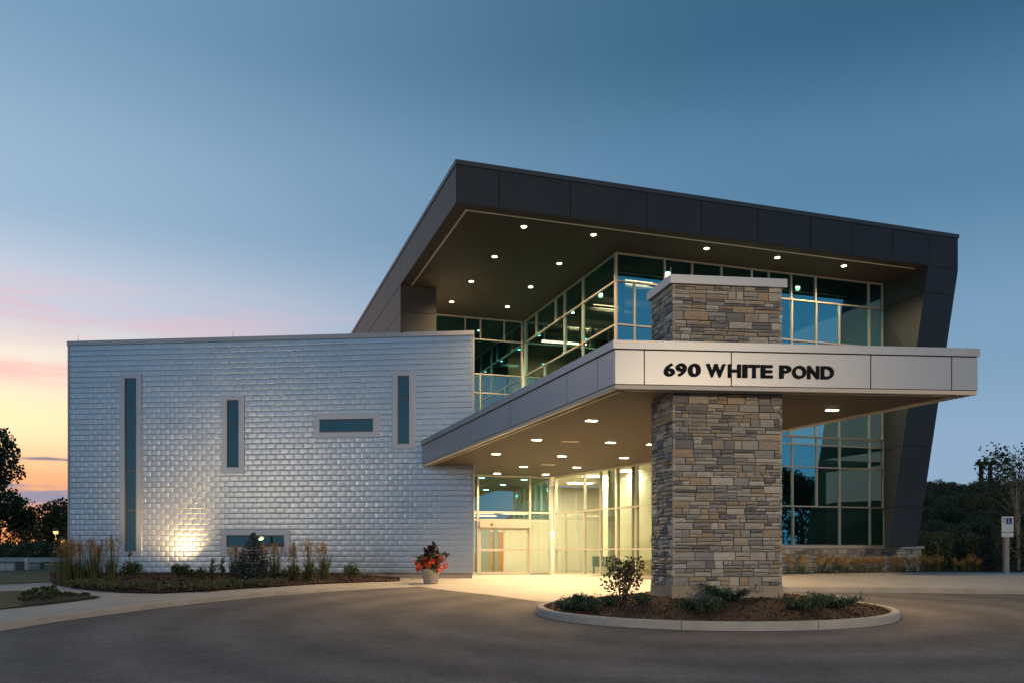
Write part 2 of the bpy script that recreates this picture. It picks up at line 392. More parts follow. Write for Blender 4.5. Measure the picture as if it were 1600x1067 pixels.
def run_box(mb, P, D, n, s0, s1, z0, z1, o0, o1):     # box along plan line P + D s, from offset o0 to o1 along n
    q = [P+D*s0+n*o0, P+D*s1+n*o0, P+D*s1+n*o1, P+D*s0+n*o1]
    return mb.prism([(p.x, p.y) for p in q], z0, z1)

# ---- silver wing
WR = Vector((-1.57, 36.0)); WL = Vector((-18.98, 37.8)); WD = (WR-WL).normalized(); WN = Vector((WD.y, -WD.x)); WLEN = (WR-WL).length
WT, WB = 10.07, .2
def wpx(px): return s_on(WL, WD, px)
def wz(px, py): d = (WL+WD*wpx(px)).y; return EYE+(HORIZ-py)/FPX*d
wins = [  # outer left right top bottom, glass left right top bottom, transoms
    (188, 222, 585, 868, 196, 214.3, 591, 861, [628, 735, 797]),
    (346.7, 382.4, 616.7, 739, 355.7, 374, 625, 730, [662]),
    (490.5, 593.5, 646, 684, 499.8, 583.4, 655, 675.5, []),
    (613.7, 648.3, 580, 701, 621.6, 639.9, 587, 693.5, [623]),
    (345.6, 453.4, 828, 865, 355, 445, 835.6, 854, [])]
WIN = []
for a, b, t, bo, ga, gb, gt, gbo, tr in wins:
    WIN.append((wpx(a), wpx(b), wz(a, bo), wz(a, t), wpx(ga), wpx(gb), wz(ga, gbo), wz(ga, gt), [wz(ga, q) for q in tr]))
mb = MB(); wback = [WR+Vv*16, WL+Vv*16]
mb.prism([tuple(WL), tuple(WR), tuple(wback[0]), tuple(wback[1])], WB, WT-.2)
wing = mb.build('wing_wall', M_shingle, B)
mb = MB(); ins = .05
f0, f1 = WL+WD*ins-WN*.06, WR-WD*ins-WN*.06
mb.prism([tuple(f0), tuple(f1), tuple(f1+Vv*15), tuple(f0+Vv*15)], -.35, WB-.002); mb.build('foundation', M_found, B)
mb = MB(); c = [WL-WD*.04+WN*.06, WR+WD*.04+WN*.06, WR+WD*.04+Vv*16, WL-WD*.04+Vv*16]
mb.prism([tuple(p) for p in c], WT-.18, WT); mb.build('coping', M_wcop, B)
mb = MB(); run_box(mb, WL, WD, WN, -.02, .05, WB, WT-.18, -.1, .035); run_box(mb, WL, WD, WN, WLEN-.05, WLEN+.02, WB, WT-.18, -.1, .035)
mb.build('corner_trim', M_wcop, B)
# shingles: one embossed pillow shape, scaled per piece
SH_W, SH_H = .405, (WT-.18-WB)/43
def shingle_mesh():
    mb = MB(); ps = [0, .04, .11, .25, .5, .75, .89, .96, 1]; nx = nz = len(ps)
    for z in ps:
        for x in ps:
            bul = .0060*(1-abs(2*x-1)**5)*(1-abs(2*z-1)**7)          # pillow pressed into each shingle
            mb.v.append((x, -(.004+bul+.003*(1-z)), z))
    for j in range(nz-1):
        for i in range(nx-1): a = j*nx+i; mb.f.append((a, a+1, a+nx+1, a+nx))
    o = len(mb.v); mb.v += [(0, .0, 0), (1, .0, 0)]
    mb.f.append((o, o+1, nx-1) + tuple(range(nx-2, -1, -1)))
    return mb
sh = shingle_mesh(); SHM = sh.mesh('shingle', M_shingle, smooth=True, fix=False)
cells = []
for r in range(43):
    z0 = WB+r*SH_H; z1 = z0+SH_H; s = .05-(SH_W/2 if r % 2 else 0)
    while s < WLEN-.05:
        a, b = max(s, .05), min(s+SH_W, WLEN-.05); s += SH_W
        if b-a < .03: continue
        parts = [(a, b, z0, z1)]
        for (oa, ob, oz0, oz1, ga, gb, gz0, gz1, tr) in WIN:
            ha, hb, hz0, hz1 = (oa+ga)/2, (ob+gb)/2, (oz0+gz0)/2, (oz1+gz1)/2; new = []
            for (p, q, y0, y1) in parts:
                if q <= ha or p >= hb or y1 <= hz0 or y0 >= hz1: new.append((p, q, y0, y1)); continue
                if p < ha: new.append((p, ha, y0, y1))
                if q > hb: new.append((hb, q, y0, y1))
                p2, q2 = max(p, ha), min(q, hb)
                if y0 < hz0: new.append((p2, q2, y0, hz0))
                if y1 > hz1: new.append((p2, q2, hz1, y1))
            parts = new
        cells += [p for p in parts if p[1]-p[0] > .02 and p[3]-p[2] > .02]
def dist(c): p = WL+WD*((c[0]+c[1])/2); return p.length+abs((c[2]+c[3])/2-EYE)*.3-(c[1]-c[0])*4
cells.sort(key=dist)
ang = math.atan2(WD.y, WD.x); gap = .0025
def cell_mat(c):
    p = WL+WD*(c[0]+gap)
    t = Matrix.Translation((p.x, p.y, c[2]))@Matrix.Rotation(ang, 4, 'Z')
    t = t@Matrix.Rotation(random.uniform(-.014, .014), 4, 'Z')@Matrix.Rotation(random.uniform(-.012, .012), 4, 'X')
    return t@Matrix.Diagonal((c[1]-c[0]-2*gap, 1, c[3]-c[2], 1))
for c in cells[:300]:
    o = link('shingle', SHM, wing); o.matrix_parent_inverse = Matrix.Identity(4)
    o.matrix_basis = Matrix.Translation(-(wing.location+B.location))@cell_mat(c)
mb = MB()
for c in cells[300:]:
    t = cell_mat(c); mb.add([t@Vector(p) for p in sh.v], sh.f)
stuff(mb.build('shingle', M_shingle, wing, smooth=True, fix=False))
# wing windows
for (oa, ob, oz0, oz1, ga, gb, gz0, gz1, tr) in WIN:
    mb = MB(); o1 = .075
    run_box(mb, WL, WD, WN, oa, ga, oz0, oz1, -.05, o1); run_box(mb, WL, WD, WN, gb, ob, oz0, oz1, -.05, o1)
    run_box(mb, WL, WD, WN, ga, gb, oz0, gz0, -.05, o1-.003); run_box(mb, WL, WD, WN, ga, gb, gz1, oz1, -.05, o1-.003)
    wdw = mb.build('window', M_frame_w, B)
    mb = MB(); w_ = .045
    run_box(mb, WL, WD, WN, ga, ga+w_, gz0, gz1, .0, .045); run_box(mb, WL, WD, WN, gb-w_, gb, gz0, gz1, .0, .045)
    run_box(mb, WL, WD, WN, ga+w_, gb-w_, gz0, gz0+w_, .0, .043); run_box(mb, WL, WD, WN, ga+w_, gb-w_, gz1-w_, gz1, .0, .043)
    for q in tr: run_box(mb, WL, WD, WN, ga+w_, gb-w_, q-.02, q+.02, .0, .04)
    mb.build('frame', M_sash, wdw)
    zs = [gz0]+sorted(tr)+[gz1]
    for z0, z1 in zip(zs, zs[1:]):
        mb = MB(); run_box(mb, WL, WD, WN, ga+.01, gb-.01, z0+.005, z1-.005, .002, .02); mb.build('pane', M_dglass, wdw)
for px in (120.5, 363):
    p = WL+WD*wpx(px); mb = MB(); mb.tube([(p.x, p.y+.1, WT-.02), (p.x, p.y+.1, WT+.30)], [.012, .006], 6); mb.build('lightning_rod', M_metal, B)

# ---- charcoal roof frame
K = Vector((-1.75, 27.7)); F = Vector((17.3, 34.25)); FD = (F-K).normalized(); FN = Vector((FD.y, -FD.x)); FLEN = (F-K).length
LD = (Vector((-8.95, 49.4))-K).normalized(); LN = Vector((-LD.y, LD.x)); LLEN = 26.0
TOP = 13.35
far = K+LD*LLEN; far2 = F+Vv*24
mb = MB(); g = .03
Ki = K+FD*g*1.3+LD*g*1.3
mb.prism([tuple(Ki), tuple(F-FD*g+Vv*g), tuple(far2-U*g), tuple(far+U*g)], SOF+.01, TOP-.16)
roof = mb.build('roof_frame', M_joint, B)
def panel(P, D, n, s0, s1, z0, z1, name='panel', m=M_dark, par=None, o0=-.06, o1=.0, gp=.010):
    mb = MB(); run_box(mb, P, D, n, s0+gp, s1-gp, z0+gp, z1-gp, o0, o1); return mb.build(name, m, par)
xs = [713, 780, 891, 1011, 1095.5, 1184, 1266.6, 1330.7, 1394.9, 1452]
ss = [0.004]+[s_on(K, FD, x) for x in xs[1:]]+[FLEN]
for a, b in zip(ss, ss[1:]): panel(K, FD, FN, a, b, SOF, TOP-.15, par=roof)
xs = [683, 652, 626, 606.6, 589, 573, 559]
ss = [.004]+[s_on(K, LD, x) for x in xs]+[LLEN]
for a, b in zip(ss, ss[1:]): panel(K, LD, LN, a, b, SOF, TOP-.15, par=roof)
mb = MB(); q = [K+FN*.03+LN*.03, F+FN*.03+FD*.03, far2+FD*.03, far+LN*.03]
mb.prism([tuple(p) for p in q], TOP-.148, TOP); mb.build('coping', mat('dark_coping', (.07, .075, .082), .45, .3), roof)
# soffit and reveal trim
mb = MB(); q = [K+FD*.02+LD*.02, F-FD*.02+Vv*.02, F-FD*.02+Vv*13, K+LD*15-LN*.02]
mb.prism([tuple(p) for p in q], SOF-.012, SOF+.006); sof = mb.build('soffit', M_soffit, B)
i0 = .42
Kt = K+FD*i0*.98+LD*i0*.98
sL = s_on(K, FD, 1443); mb = MB()
mb.prism([tuple(p) for p in (Kt, Kt+FD*(sL-i0), Kt+FD*(sL-i0)+Vv*.07, Kt+FD*.07+LD*.07)], SOF-.030, SOF-.0125)
mb.prism([tuple(p) for p in (Kt, Kt+FD*.07+LD*.071, Kt+FD*.07+LD*8.45, Kt+LD*8.45)], SOF-.030, SOF-.0130)
mb.build('reveal_trim', M_trim, sof)
# right leg, leaning
fo_t, fi_t = F, K+FD*s_on(K, FD, 1450.5)
fo_b, fi_b = K+FD*s_on(K, FD, 1433), K+FD*s_on(K, FD, 1387)
jam = C0+U*s_on(C0, U, 1379.5); jamb_ = C0+U*s_on(C0, U, 1382.0)
zb = 1.27
def leg_at(z):
    t = (SOF-z)/(SOF-zb); return fo_t.lerp(fo_b, t), fi_t.lerp(fi_b, t), jam.lerp(jamb_, t), jam.lerp(jamb_, t)+U*1.0+Vv*.3
legc = None
mbc = MB()
def inset(z, g):
    a, b, c_, d_ = leg_at(z); ce = (a+b+c_+d_)/4
    return [p+(ce-p).normalized()*g for p in (b, a, d_, c_)]
mbc.hexa([(p.x, p.y, zb) for p in inset(zb, .05)], [(p.x, p.y, SOF+.02) for p in inset(SOF, .05)])
leg = mbc.build('frame_leg', M_joint, B)
zj = [zb, 2.78, 5.1, 8.1, 10.97, SOF]
def slab(ptsb, ptst, nrm, th, name, par, m=M_dark):
    mb = MB(); b0 = [Vector(p) for p in ptsb]; t0 = [Vector(p) for p in ptst]; n3 = Vector((nrm.x, nrm.y, 0))*th
    mb.hexa([b0[0], b0[1], b0[1]-n3, b0[0]-n3], [t0[0], t0[1], t0[1]-n3, t0[0]-n3]); return mb.build(name, m, par)
for z0, z1 in zip(zj, zj[1:]):
    a0, b0, c0, d0 = leg_at(z0+.01); a1, b1, c1, d1 = leg_at(z1-.01)
    slab([(*b0, z0+.01), (*a0, z0+.01)], [(*b1, z1-.01), (*a1, z1-.01)], FN, .05, 'panel', leg)
    nin = Vector((-(c0-b0).y, (c0-b0).x)).normalized()
    e0, e1 = b0+(c0-b0)*.012, b1+(c1-b1)*.012
    slab([(*e0, z0+.01), (*c0, z0+.01)], [(*e1, z1-.01), (*c1, z1-.01)], nin, .04, 'panel', leg)
    nout = Vector(((d0-a0).y, -(d0-a0).x)).normalized()
    slab([(*(a0+(d0-a0)*.01), z0+.01), (*d0, z0+.01)], [(*(a1+(d1-a1)*.01), z1-.01), (*d1, z1-.01)], nout, .04, 'panel', leg)
# left leg and side wall behind the wing
ls = s_on(K, LD, 626); q0 = K+LD*ls; q1 = q0+U*1.50
mb = MB(); q = [q0+U*.04+Vv*.04, q1-U*.04+Vv*.04, q1-U*.04+Vv*5, q0+LD*14+U*.04]
mb.prism([tuple(p) for p in q], WT-.02, SOF-.013); leg2 = mb.build('frame_leg', M_joint, B)
zs = [WT-.012, 10.9, SOF-.013]
for z0, z1 in zip(zs, zs[1:]):
    panel(q0, U, -Vv, .004, 1.5, z0, z1, par=leg2, o0=-.05); panel(q1, Vv, U, .006, 4.4, z0, z1, par=leg2, o0=-.05)
    for k in range(5): panel(q0, LD, LN, .006+k*2.7, .006+(k+1)*2.7, z0, z1, par=leg2, o0=-.05)

# ---- curtain walls
def curtain(name, P, D, n, rows, gm, par, w=.055, dep=.13, zend=True):
    mb = MB(); zs = sorted({z for r in rows for z in r[:2]})
    sa = min(min(r[2]) for r in rows); sb = max(max(r[2]) for r in rows)
    for z in zs: run_box(mb, P, D, n, sa-w/2, sb+w/2, z-w/2, z+w/2, -dep+.004, .0)
    for z0, z1, cols in rows:
        for s in cols: run_box(mb, P, D, n, s-w/2, s+w/2, z0+w/2-.004, z1-w/2+.004, -dep, .006)
    fr = mb.build(name, M_mull, par)
    for z0, z1, cols in rows:
        for a, b in zip(cols, cols[1:]):
            m2 = MB(); run_box(m2, P, D, n, a+.02, b-.02, z0+.02, z1-.02, -.075, -.055); m2.build('pane', gm, fr)
    return fr
def cols(P, D, pxs): return [s_on(P, D, x) for x in pxs]
nF, nS = -Vv, -U
top_ = cols(C0, U, [963.5, 1039, 1082, 1128, 1175, 1202, 1237, 1275, 1358, 1380])
mid_ = cols(C0, U, [963.5, 992, 1040, 1082, 1128, 1175, 1202, 1238, 1276, 1312, 1359, 1380])
curtain('front_glazing', C0, U, nF, [(10.95, SOF-.05, top_), (9.37, 10.95, mid_), (6.9, 9.37, mid_), (5.62, 6.9, mid_)], M_glass, B)
s0 = 2.55
lo_ = [s0, s0+1.2, s0+2.4]+cols(C0, U, [1203, 1239, 1277, 1313, 1360, 1381]); lo_ = [s for s in lo_ if s >= s0]
lo_ = sorted(lo_); lo2 = [s0, s0+2.4]+cols(C0, U, [1240, 1313, 1360.5, 1383])
curtain('front_glazing', C0, U, nF, [(5.3, 5.6, lo_), (4.42, 5.3, lo_), (2.87, 4.42, lo_), (1.33, 2.87, lo2)], M_glass, B)
t_top = sorted(cols(C0, Vv, [962.5, 909.5, 881, 867, 837, 819.5])); t_mid = sorted(cols(C0, Vv, [962.5, 909.5, 881, 819.5])); 
t_low = sorted(cols(C0, Vv, [962.5, 909.5, 850, 819.5]))
t_top[0] = t_mid[0] = t_low[0] = .1
curtain('side_glazing', C0, Vv, nS, [(10.95, SOF-.05, t_top), (9.37, 10.95, t_mid), (5.6, 9.37, t_low)], M_glass, B)
bt = sorted(-s for s in [s_on(Bk, U, x) for x in (815.5, 788, 751, 727, 690)]); bt = [-s for s in bt][::-1]
bt = sorted(s_on(Bk, U, x) for x in (678, 727, 751, 788, 815.5)); bm = [bt[0], bt[2]-2.0, bt[-1]]; bl = [bt[0], s_on(Bk, U, 750.6), bt[-1]]
bm = [bt[0], bt[-1]]
curtain('back_glazing', Bk, U, nF, [(10.98, SOF-.05, bt), (9.38, 10.98, bm), (8.5, 9.38, bl), (5.6, 8.5, bl)], M_glass, B)
# entrance wall
el = s_on(En, U, 747); es = s_on(En, U, 828.4); er = s_on(En, U, 859.5)
curtain('entrance_glazing', En, U, nF, [(2.91, 4.58, [el-1.0, el, es, er]), (2.55, 2.91, [el-1.0, el, es, er]), (.06, 2.55, [el-1.0, el])], M_glass, B, w=.09)
mb = MB(); run_box(mb, En, U, nF, es-.045, es+.045, 0, 2.5, -.13, .008); run_box(mb, En, U, nF, er-.05, er+.05, 0, 2.5, -.13, .008); run_box(mb, En, U, nF, es+.045, er-.05, .0, .10, -.126, .0); run_box(mb, En, U, nF, es+.045, er-.05, 1.13, 1.21, -.126, .0)
sd = mb.build('sidelight', M_mull, B)
mb = MB(); run_box(mb, En, U, nF, es+.03, er-.03, .08, 2.5, -.075, -.055); mb.build('pane', M_clear, sd)
mb = MB(); run_box(mb, En, U, nF, el+.05, es-.05, 2.20, 2.50, -.1, .10); hd = mb.build('door_header', M_mull, B)
mb = MB(); p = En+U*((el*.75+es*.25))+nF*.10; mb.lathe([(.05, 0), (.05, .02), (.02, .03)], 12); h_ = mb.build('sensor', M_joint, hd); h_.location = Vector((p.x, p.y, 2.34))-B.location-hd.location
h_.rotation_euler = (R(90), 0, A)
mids = s_on(En, U, 788)
for a, b, off in ((el+.05, mids+.05, 0.0), (mids-.03, es-.05, -.05)):
    mb = MB(); w_ = .085
    run_box(mb, En, U, nF, a, a+w_, .03, 2.19, -.05+off, off); run_box(mb, En, U, nF, b-w_, b, .03, 2.19, -.05+off, off)
    for z0, z1 in ((.03, .17), (1.12, 1.22), (2.09, 2.19)): run_box(mb, En, U, nF, a+w_, b-w_, z0, z1, -.047+off, off-.003)
    dr = mb.build('sliding_door', M_mull, B)
    for z0, z1 in ((.17, 1.12), (1.22, 2.09)):
        mb = MB(); run_box(mb, En, U, nF, a+w_-.01, b-w_+.01, z0-.01, z1+.01, -.03+off, -.02+off); mb.build('pane', M_clear, dr)
# lobby side glazing
GD = (Vector((5.46, 34.4))-En).normalized(); GN = Vector((GD.y, -GD.x)); gend = (Vector((6.14, 33.0))-En).length
gl_up = cols(En, GD, [866, 912, 937.5, 964, 992.5])+[s_on(En, GD, 1022), gend]; gl_lo = sorted(cols(En, GD, [866, 882, 912, 937.5, 964, 992.5])+[s_on(En, GD, 1022), gend])
gl_up[0] = gl_lo[0] = .06
curtain('lobby_glazing', En, GD, GN, [(2.9, 4.56, gl_up), (1.19, 2.9, gl_lo), (.08, 1.19, gl_lo)], M_clear, B)
# ---- inside the lobby
cor = En+GD*gend
mb = MB(); lob = [tuple(En-U*5.2+Vv*.2), tuple(En+GD*.1+Vv*.2), tuple(cor+Vv*.2+U*.1), tuple(C0+U*12+Vv*.2), tuple(C0+U*12+Vv*14), tuple(En-U*5.2+Vv*6)]
mb.prism(lob, -.05, .012); mb.build('lobby_floor', M_floor, B)
mb = MB(); mb.prism(lob, 4.62, 4.75); mb.build('lobby_ceiling', M_ceil, B)
mb = MB(); run_box(mb, En, U, nF, -5.2, 9.5, 0, 4.62, -6.3, -6.1); run_box(mb, En, Vv, -U, .1, 6.1, 0, 4.62, 5.0, 5.2)
run_box(mb, En, Vv, U, -6.2, 6.1, 0, 4.62, 8.6, 8.8)
mb.build('interior_wall', M_cream, B)
# partition with doors a few metres behind the lobby glazing
PB = En+Vv*.2-GN*3.4
mb = MB(); run_box(mb, PB, GD, GN, .3, gend+1.5, 0, 4.62, -.15, 0); part = mb.build('interior_wall', M_cream, B)
mb = MB(); run_box(mb, PB, GD, GN, -.6, gend+1.4, 3.55, 3.95, .01, .30); mb.build('bulkhead', M_beam, B)
for s_, w_, m_ in ((1.15, 1.5, M_white), (3.3, .95, M_white)):
    mb = MB(); run_box(mb, PB, GD, GN, s_, s_+w_, .0, 2.25, .004, .05); d_ = mb.build('interior_door', m_, B)
    mb = MB(); run_box(mb, PB, GD, GN, s_+w_-.14, s_+w_-.06, .98, 1.06, .05, .11); mb.build('handle', M_sash, d_)
mb = MB(); run_box(mb, En, U, nF, er-1.35, er-.35, 0, 2.15, -6.1, -6.04); mb.build('interior_door', M_wood, B)
mb = MB(); run_box(mb, En, U, nF, el+1.0, el+1.55, 0, 2.4, -3.3, -3.1); run_box(mb, En, U, nF, el+1.75, el+1.95, 0, 2.4, -3.3, -3.1); mb.build('inner_vestibule_frame', M_beam, B)
for s_ in (4.15, 6.0, 7.6):                                      # steel columns behind the glass
    p = En+GD*s_-GN*.55; mb = MB(); mb.prism([tuple(p+GD*a+GN*b) for a, b in ((-.11, -.11), (-.11, .11), (.11, .11), (.11, -.11))][::-1], 0.01, 4.62); mb.build('column', M_beam, B)
mb = MB(); run_box(mb, En, GD, GN, 5.2, gend-.3, .0, .75, -1.1, -.6); mb.build('interior_planter', mat('tan_masonry', (.45, .38, .26), .8, var=.25, vscale=7), B)
vest = [tuple(En-U*5.2+Vv*.2), tuple(En-U*.12+Vv*.2), tuple(En-U*.12+Vv*6), tuple(En-U*5.2+Vv*6)]
mb = MB(); mb.prism(vest, 2.93, 3.0); mb.build('vestibule_ceiling', M_ceil, B)
def area(name, loc, sx, sy, e, colr, par, rz=0):
    l = bpy.data.lights.new(name, 'AREA'); l.shape = 'RECTANGLE'; l.size = sx; l.size_y = sy; l.energy = e; l.color = colr
    o = bpy.data.objects.new(name, l); COL.objects.link(o); o.parent = par; o.location = Vector(loc)-par.location; o.rotation_euler = (0, 0, rz); return o
def ceiling_panel(P, z, e, m=M_panel, sx=1.2, sy=.6, colr=(1, .84, .55)):
    mb = MB(); run_box(mb, P, U, Vv, -sx/2, sx/2, z-.03, z+.0, -sy/2, sy/2); o = mb.build('ceiling_light', m, B)
    area('ceiling_lamp', (P.x, P.y, z-.06), sx, sy, e, colr, B, A); return o
for s_, o_ in ((1.2, 1.6), (4.2, 1.7), (7.2, 1.8)): ceiling_panel(En+GD*s_-GN*o_, 4.61, 190)
for s_, o_ in ((-3.2, 1.4), (-1.4, 1.4), (-2.2, 4.2)): ceiling_panel(En+U*s_+Vv*o_, 2.925, 62)
ceiling_panel(En+U*2.6+Vv*3.0, 4.61, 170)
mb = MB(); run_box(mb, C0, Vv, U, .3, 9.0, .0, 4.62, 3.5, 3.6); mb.build('interior_wall', M_cream, B); mb = MB(); run_box(mb, C0, U, Vv, 3.6, 12, .0, 5.2, 3.6, 3.75); run_box(mb, C0, Vv, U, .3, 3.6, .0, 5.2, 3.605, 3.66); mb.build('interior_wall', M_intdark, B)
for s_, z_ in ((1.9, 1.55), (3.75, 1.5)):                         # small plates on the doors
    mb = MB(); run_box(mb, PB, GD, GN, s_, s_+.22, z_, z_+.16, .052, .06); mb.build('door_plate', M_sash, B)
mb = MB(); run_box(mb, PB, GD, GN, 5.0, 7.2, 0.01, 1.05, .9, 1.5); run_box(mb, PB, GD, GN, 4.95, 7.25, 1.052, 1.10, .85, 1.55); mb.build('reception_desk', M_wood, B)
p = En+U*.9+Vv*2.4; mb = MB(); mb.lathe([(.10, 0), (.22, .06), (.20, .34), (.08, .38)], 16, (p.x, p.y, 1.75)); o = mb.build('pendant_lamp', mat('amber_pendant', (1, .8, .4), .5, emis=(1, .60, .16), estr=2.2), B, smooth=True)
mb = MB(); mb.tube([(p.x, p.y, 2.12), (p.x, p.y, 4.63)], .012, 6); mb.build('cord', M_sash, o)
for k in range(2):
    p = En+GD*(2.4+k*1.1)-GN*1.0; mb = MB()
    for a_, b_ in ((-.24, -.24), (.24, -.24), (.24, .24), (-.24, .24)): mb.tube([(p.x+a_, p.y+b_, .01), (p.x+a_, p.y+b_, .42)], .018, 6)
    mb.box(p.x-.28, p.x+.28, p.y-.28, p.y+.28, .42, .50); mb.box(p.x-.28, p.x+.28, p.y+.22, p.y+.285, .50, .88); mb.build('lobby_chair', mat('chair_teal', (.05, .12, .12), .7), B)
# ---- upper storey rooms
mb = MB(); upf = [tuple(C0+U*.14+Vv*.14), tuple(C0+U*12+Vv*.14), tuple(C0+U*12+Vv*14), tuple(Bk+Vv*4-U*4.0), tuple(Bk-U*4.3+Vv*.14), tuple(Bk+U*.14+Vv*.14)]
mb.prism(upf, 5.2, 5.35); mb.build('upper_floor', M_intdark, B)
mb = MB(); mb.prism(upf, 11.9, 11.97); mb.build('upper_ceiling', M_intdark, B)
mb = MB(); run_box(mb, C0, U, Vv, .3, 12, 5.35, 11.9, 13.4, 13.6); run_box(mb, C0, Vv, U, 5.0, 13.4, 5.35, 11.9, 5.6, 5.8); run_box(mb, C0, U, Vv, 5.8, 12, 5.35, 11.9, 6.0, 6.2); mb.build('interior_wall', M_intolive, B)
for t_, o_ in ((2.2, 1.3), (6.2, 1.3), (9.0, 3.0), (3.4, 3.6)):
    p = C0+Vv*t_+U*o_; mb = MB(); mb.tube([(p.x, p.y, 5.36), (p.x, p.y, 11.9)], .13, 12); mb.build('column', M_intolive, B)
for k in range(6):                                                # exposed ducts under the ceiling
    p = C0+Vv*(.8+k*1.7)+U*.6; mb = MB(); mb.tube([(p.x, p.y, 11.45), (p.x+U.x*4.6, p.y+U.y*4.6, 11.45)], .16+.05*(k % 2), 10); mb.build('duct', M_beam, B)
for k in range(3):                                                # row of tubes hung under the ceiling
    p = Vector((1.78, 42.3))+U*k*.78; mb = MB(); run_box(mb, p, U, Vv, -.36, .36, 11.10, 11.17, -.07, .07); o = mb.build('tube_light', M_tube, B)
    mb = MB()
    for e_ in (-.25, .25): q_ = p+U*e_; mb.tube([(q_.x, q_.y, 11.16), (q_.x, q_.y, 11.92)], .008, 5)
    mb.build('hanger', M_metal, o); area('tube_lamp', (p.x, p.y, 11.06), .7, .14, 260, (1, .95, .7), B, A)
for t_, o_ in ((2.6, 2.2), (5.8, 2.4), (9.2, 2.6)): ceiling_panel(C0+Vv*t_+U*o_, 11.86, 45, colr=(1, .93, .70))
# ---- stone base under the front glazing
s_e = s_on(C0, U, 1436); n0 = .10
mb = MB(); run_box(mb, C0, U, nF, s0-.2, s_e, -.25, 1.21, -.4, n0); base = mb.build('stone_base', M_mortar, B)
mb = MB(); run_box(mb, C0, U, nF, s0-.25, s_e+.07, 1.212, 1.31, -.40, .22); mb.build('sill', mat('limestone_cap', (.50, .48, .45), .7, var=.08), base)
def ashlar(w, h, bh=(.13, .21), cw=(.26, .58)):
    out = []; z = 0
    while z < h-.02:
        b = min(random.uniform(*bh), h-z)
        if h-z-b < .08: b = h-z
        x = 0
        while x < w-.01:
            c_ = random.uniform(*cw)
            if w-x-c_ < .16: c_ = w-x
            r = random.random()
            if r < .26: out.append((x, x+c_, z, z+b))
            elif r < .42 and c_ > .34:
                m_ = random.uniform(.4, .6)*c_; out += [(x, x+m_, z, z+b), (x+m_, x+c_, z, z+b)]
            else:
                k = random.uniform(.36, .64)*b
                for z0, z1 in ((z, z+k), (z+k, z+b)):
                    if random.random() < .5 and c_ > .36: m_ = random.uniform(.35, .65)*c_; out += [(x, x+m_, z0, z1), (x+m_, x+c_, z0, z1)]
                    else: out.append((x, x+c_, z0, z1))
            x += c_
        z += b
    return out
def stone_mesh(k):                                                # unit block, rough face at -y
    rg = np.random.default_rng(100+k); mb = MB(); nx, nz = 4, 3; j = .05
    for b in range(nz):
        for a in range(nx):
            x = a/(nx-1); z = b/(nz-1); edge = a in (0, nx-1) or b in (0, nz-1)
            x += rg.uniform(-j, j)*(.35 if a in (0, nx-1) else 1)*(.4); z += rg.uniform(-j, j)*.5
            mb.v.append((min(max(x, 0), 1), -(.55 if edge else 1)-rg.uniform(0, .35), min(max(z, 0), 1)))
    for b in range(nz-1):
        for a in range(nx-1): q = b*nx+a; mb.f.append((q, q+1, q+nx+1, q+nx))
    ring = [0, 1, 2, 3, 7, 11, 10, 9, 8, 4]; o = len(mb.v)
    for r_ in ring: p = mb.v[r_]; mb.v.append((p[0], .3, p[2]))
    for i in range(len(ring)): q, q2 = ring[i], ring[(i+1) % len(ring)]; mb.f.append((q2, q, o+i, o+(i+1) % len(ring)))
    return mb
ST = [stone_mesh(k) for k in range(8)]; STM = [s.mesh('stone', M_stone, fix=False) for s in ST]
def stone_t(P, D, z, c_, off, jg=.008):
    p = P+D*(c_[0]+jg); an = math.atan2(D.y, D.x)
    return Matrix.Translation((p.x, p.y, z+c_[2]+jg))@Matrix.Rotation(an, 4, 'Z')@Matrix.Diagonal((c_[1]-c_[0]-2*jg, random.uniform(.030, .075), c_[3]-c_[2]-2*jg, 1))
mb = MB(); P0 = C0+U*(s0-.2)+nF*n0
for c_ in ashlar(s_e-s0+.2, 1.40, (.13, .20), (.25, .5)):
    t = stone_t(P0, U, -.2, c_, 0, .006); q = random.choice(ST); mb.add([t@Vector(p) for p in q.v], q.f)
P1 = C0+U*s_e+nF*n0
for c_ in ashlar(.5, 1.40, (.13, .20), (.25, .5)):
    t = stone_t(P1, Vv, -.2, c_, 0, .006); q = random.choice(ST); mb.add([t@Vector(p) for p in q.v], q.f)
stuff(mb.build('stone', M_stone_i, base, fix=False))

# ------------------------------------------------------------------ recessed lights
def downlight(loc, par, e, sx=.30, sy=.16, round_=False, rz=A, colr=(1, .66, .33), ang_=150):
    mb = MB(); x, y, z = loc; c_, s_ = math.cos(rz), math.sin(rz)
    def rect(a, b, z0, z1): mb.prism([(x+c_*i-s_*j, y+s_*i+c_*j) for i, j in ((-a, -b), (a, -b), (a, b), (-a, b))], z0, z1)
    if round_: mb.lathe([(sx/2, -.018), (sx/2+.035, -.018), (sx/2+.035, .002)], 20, (x, y, z))
    else: rect(sx/2+.03, sy/2+.03, z-.020, z+.002)
    o = mb.build('downlight', M_ltrim, par); mb = MB()
    if round_: mb.lathe([(sx/2, -.026), (sx/2, -.012)], 20, (x, y, z))
    else: rect(sx/2, sy/2, z-.032, z-.018)
    mb.build('lens', M_lens, o)
    l = bpy.data.lights.new('downlight_lamp', 'SPOT'); l.energy = e; l.color = colr; l.spot_size = R(ang_); l.spot_blend = .6; l.shadow_soft_size = .10
    lo = bpy.data.objects.new('downlight_lamp', l); COL.objects.link(lo); lo.parent = par; lo.location = Vector((x, y, z-.08))-par.location
    return o
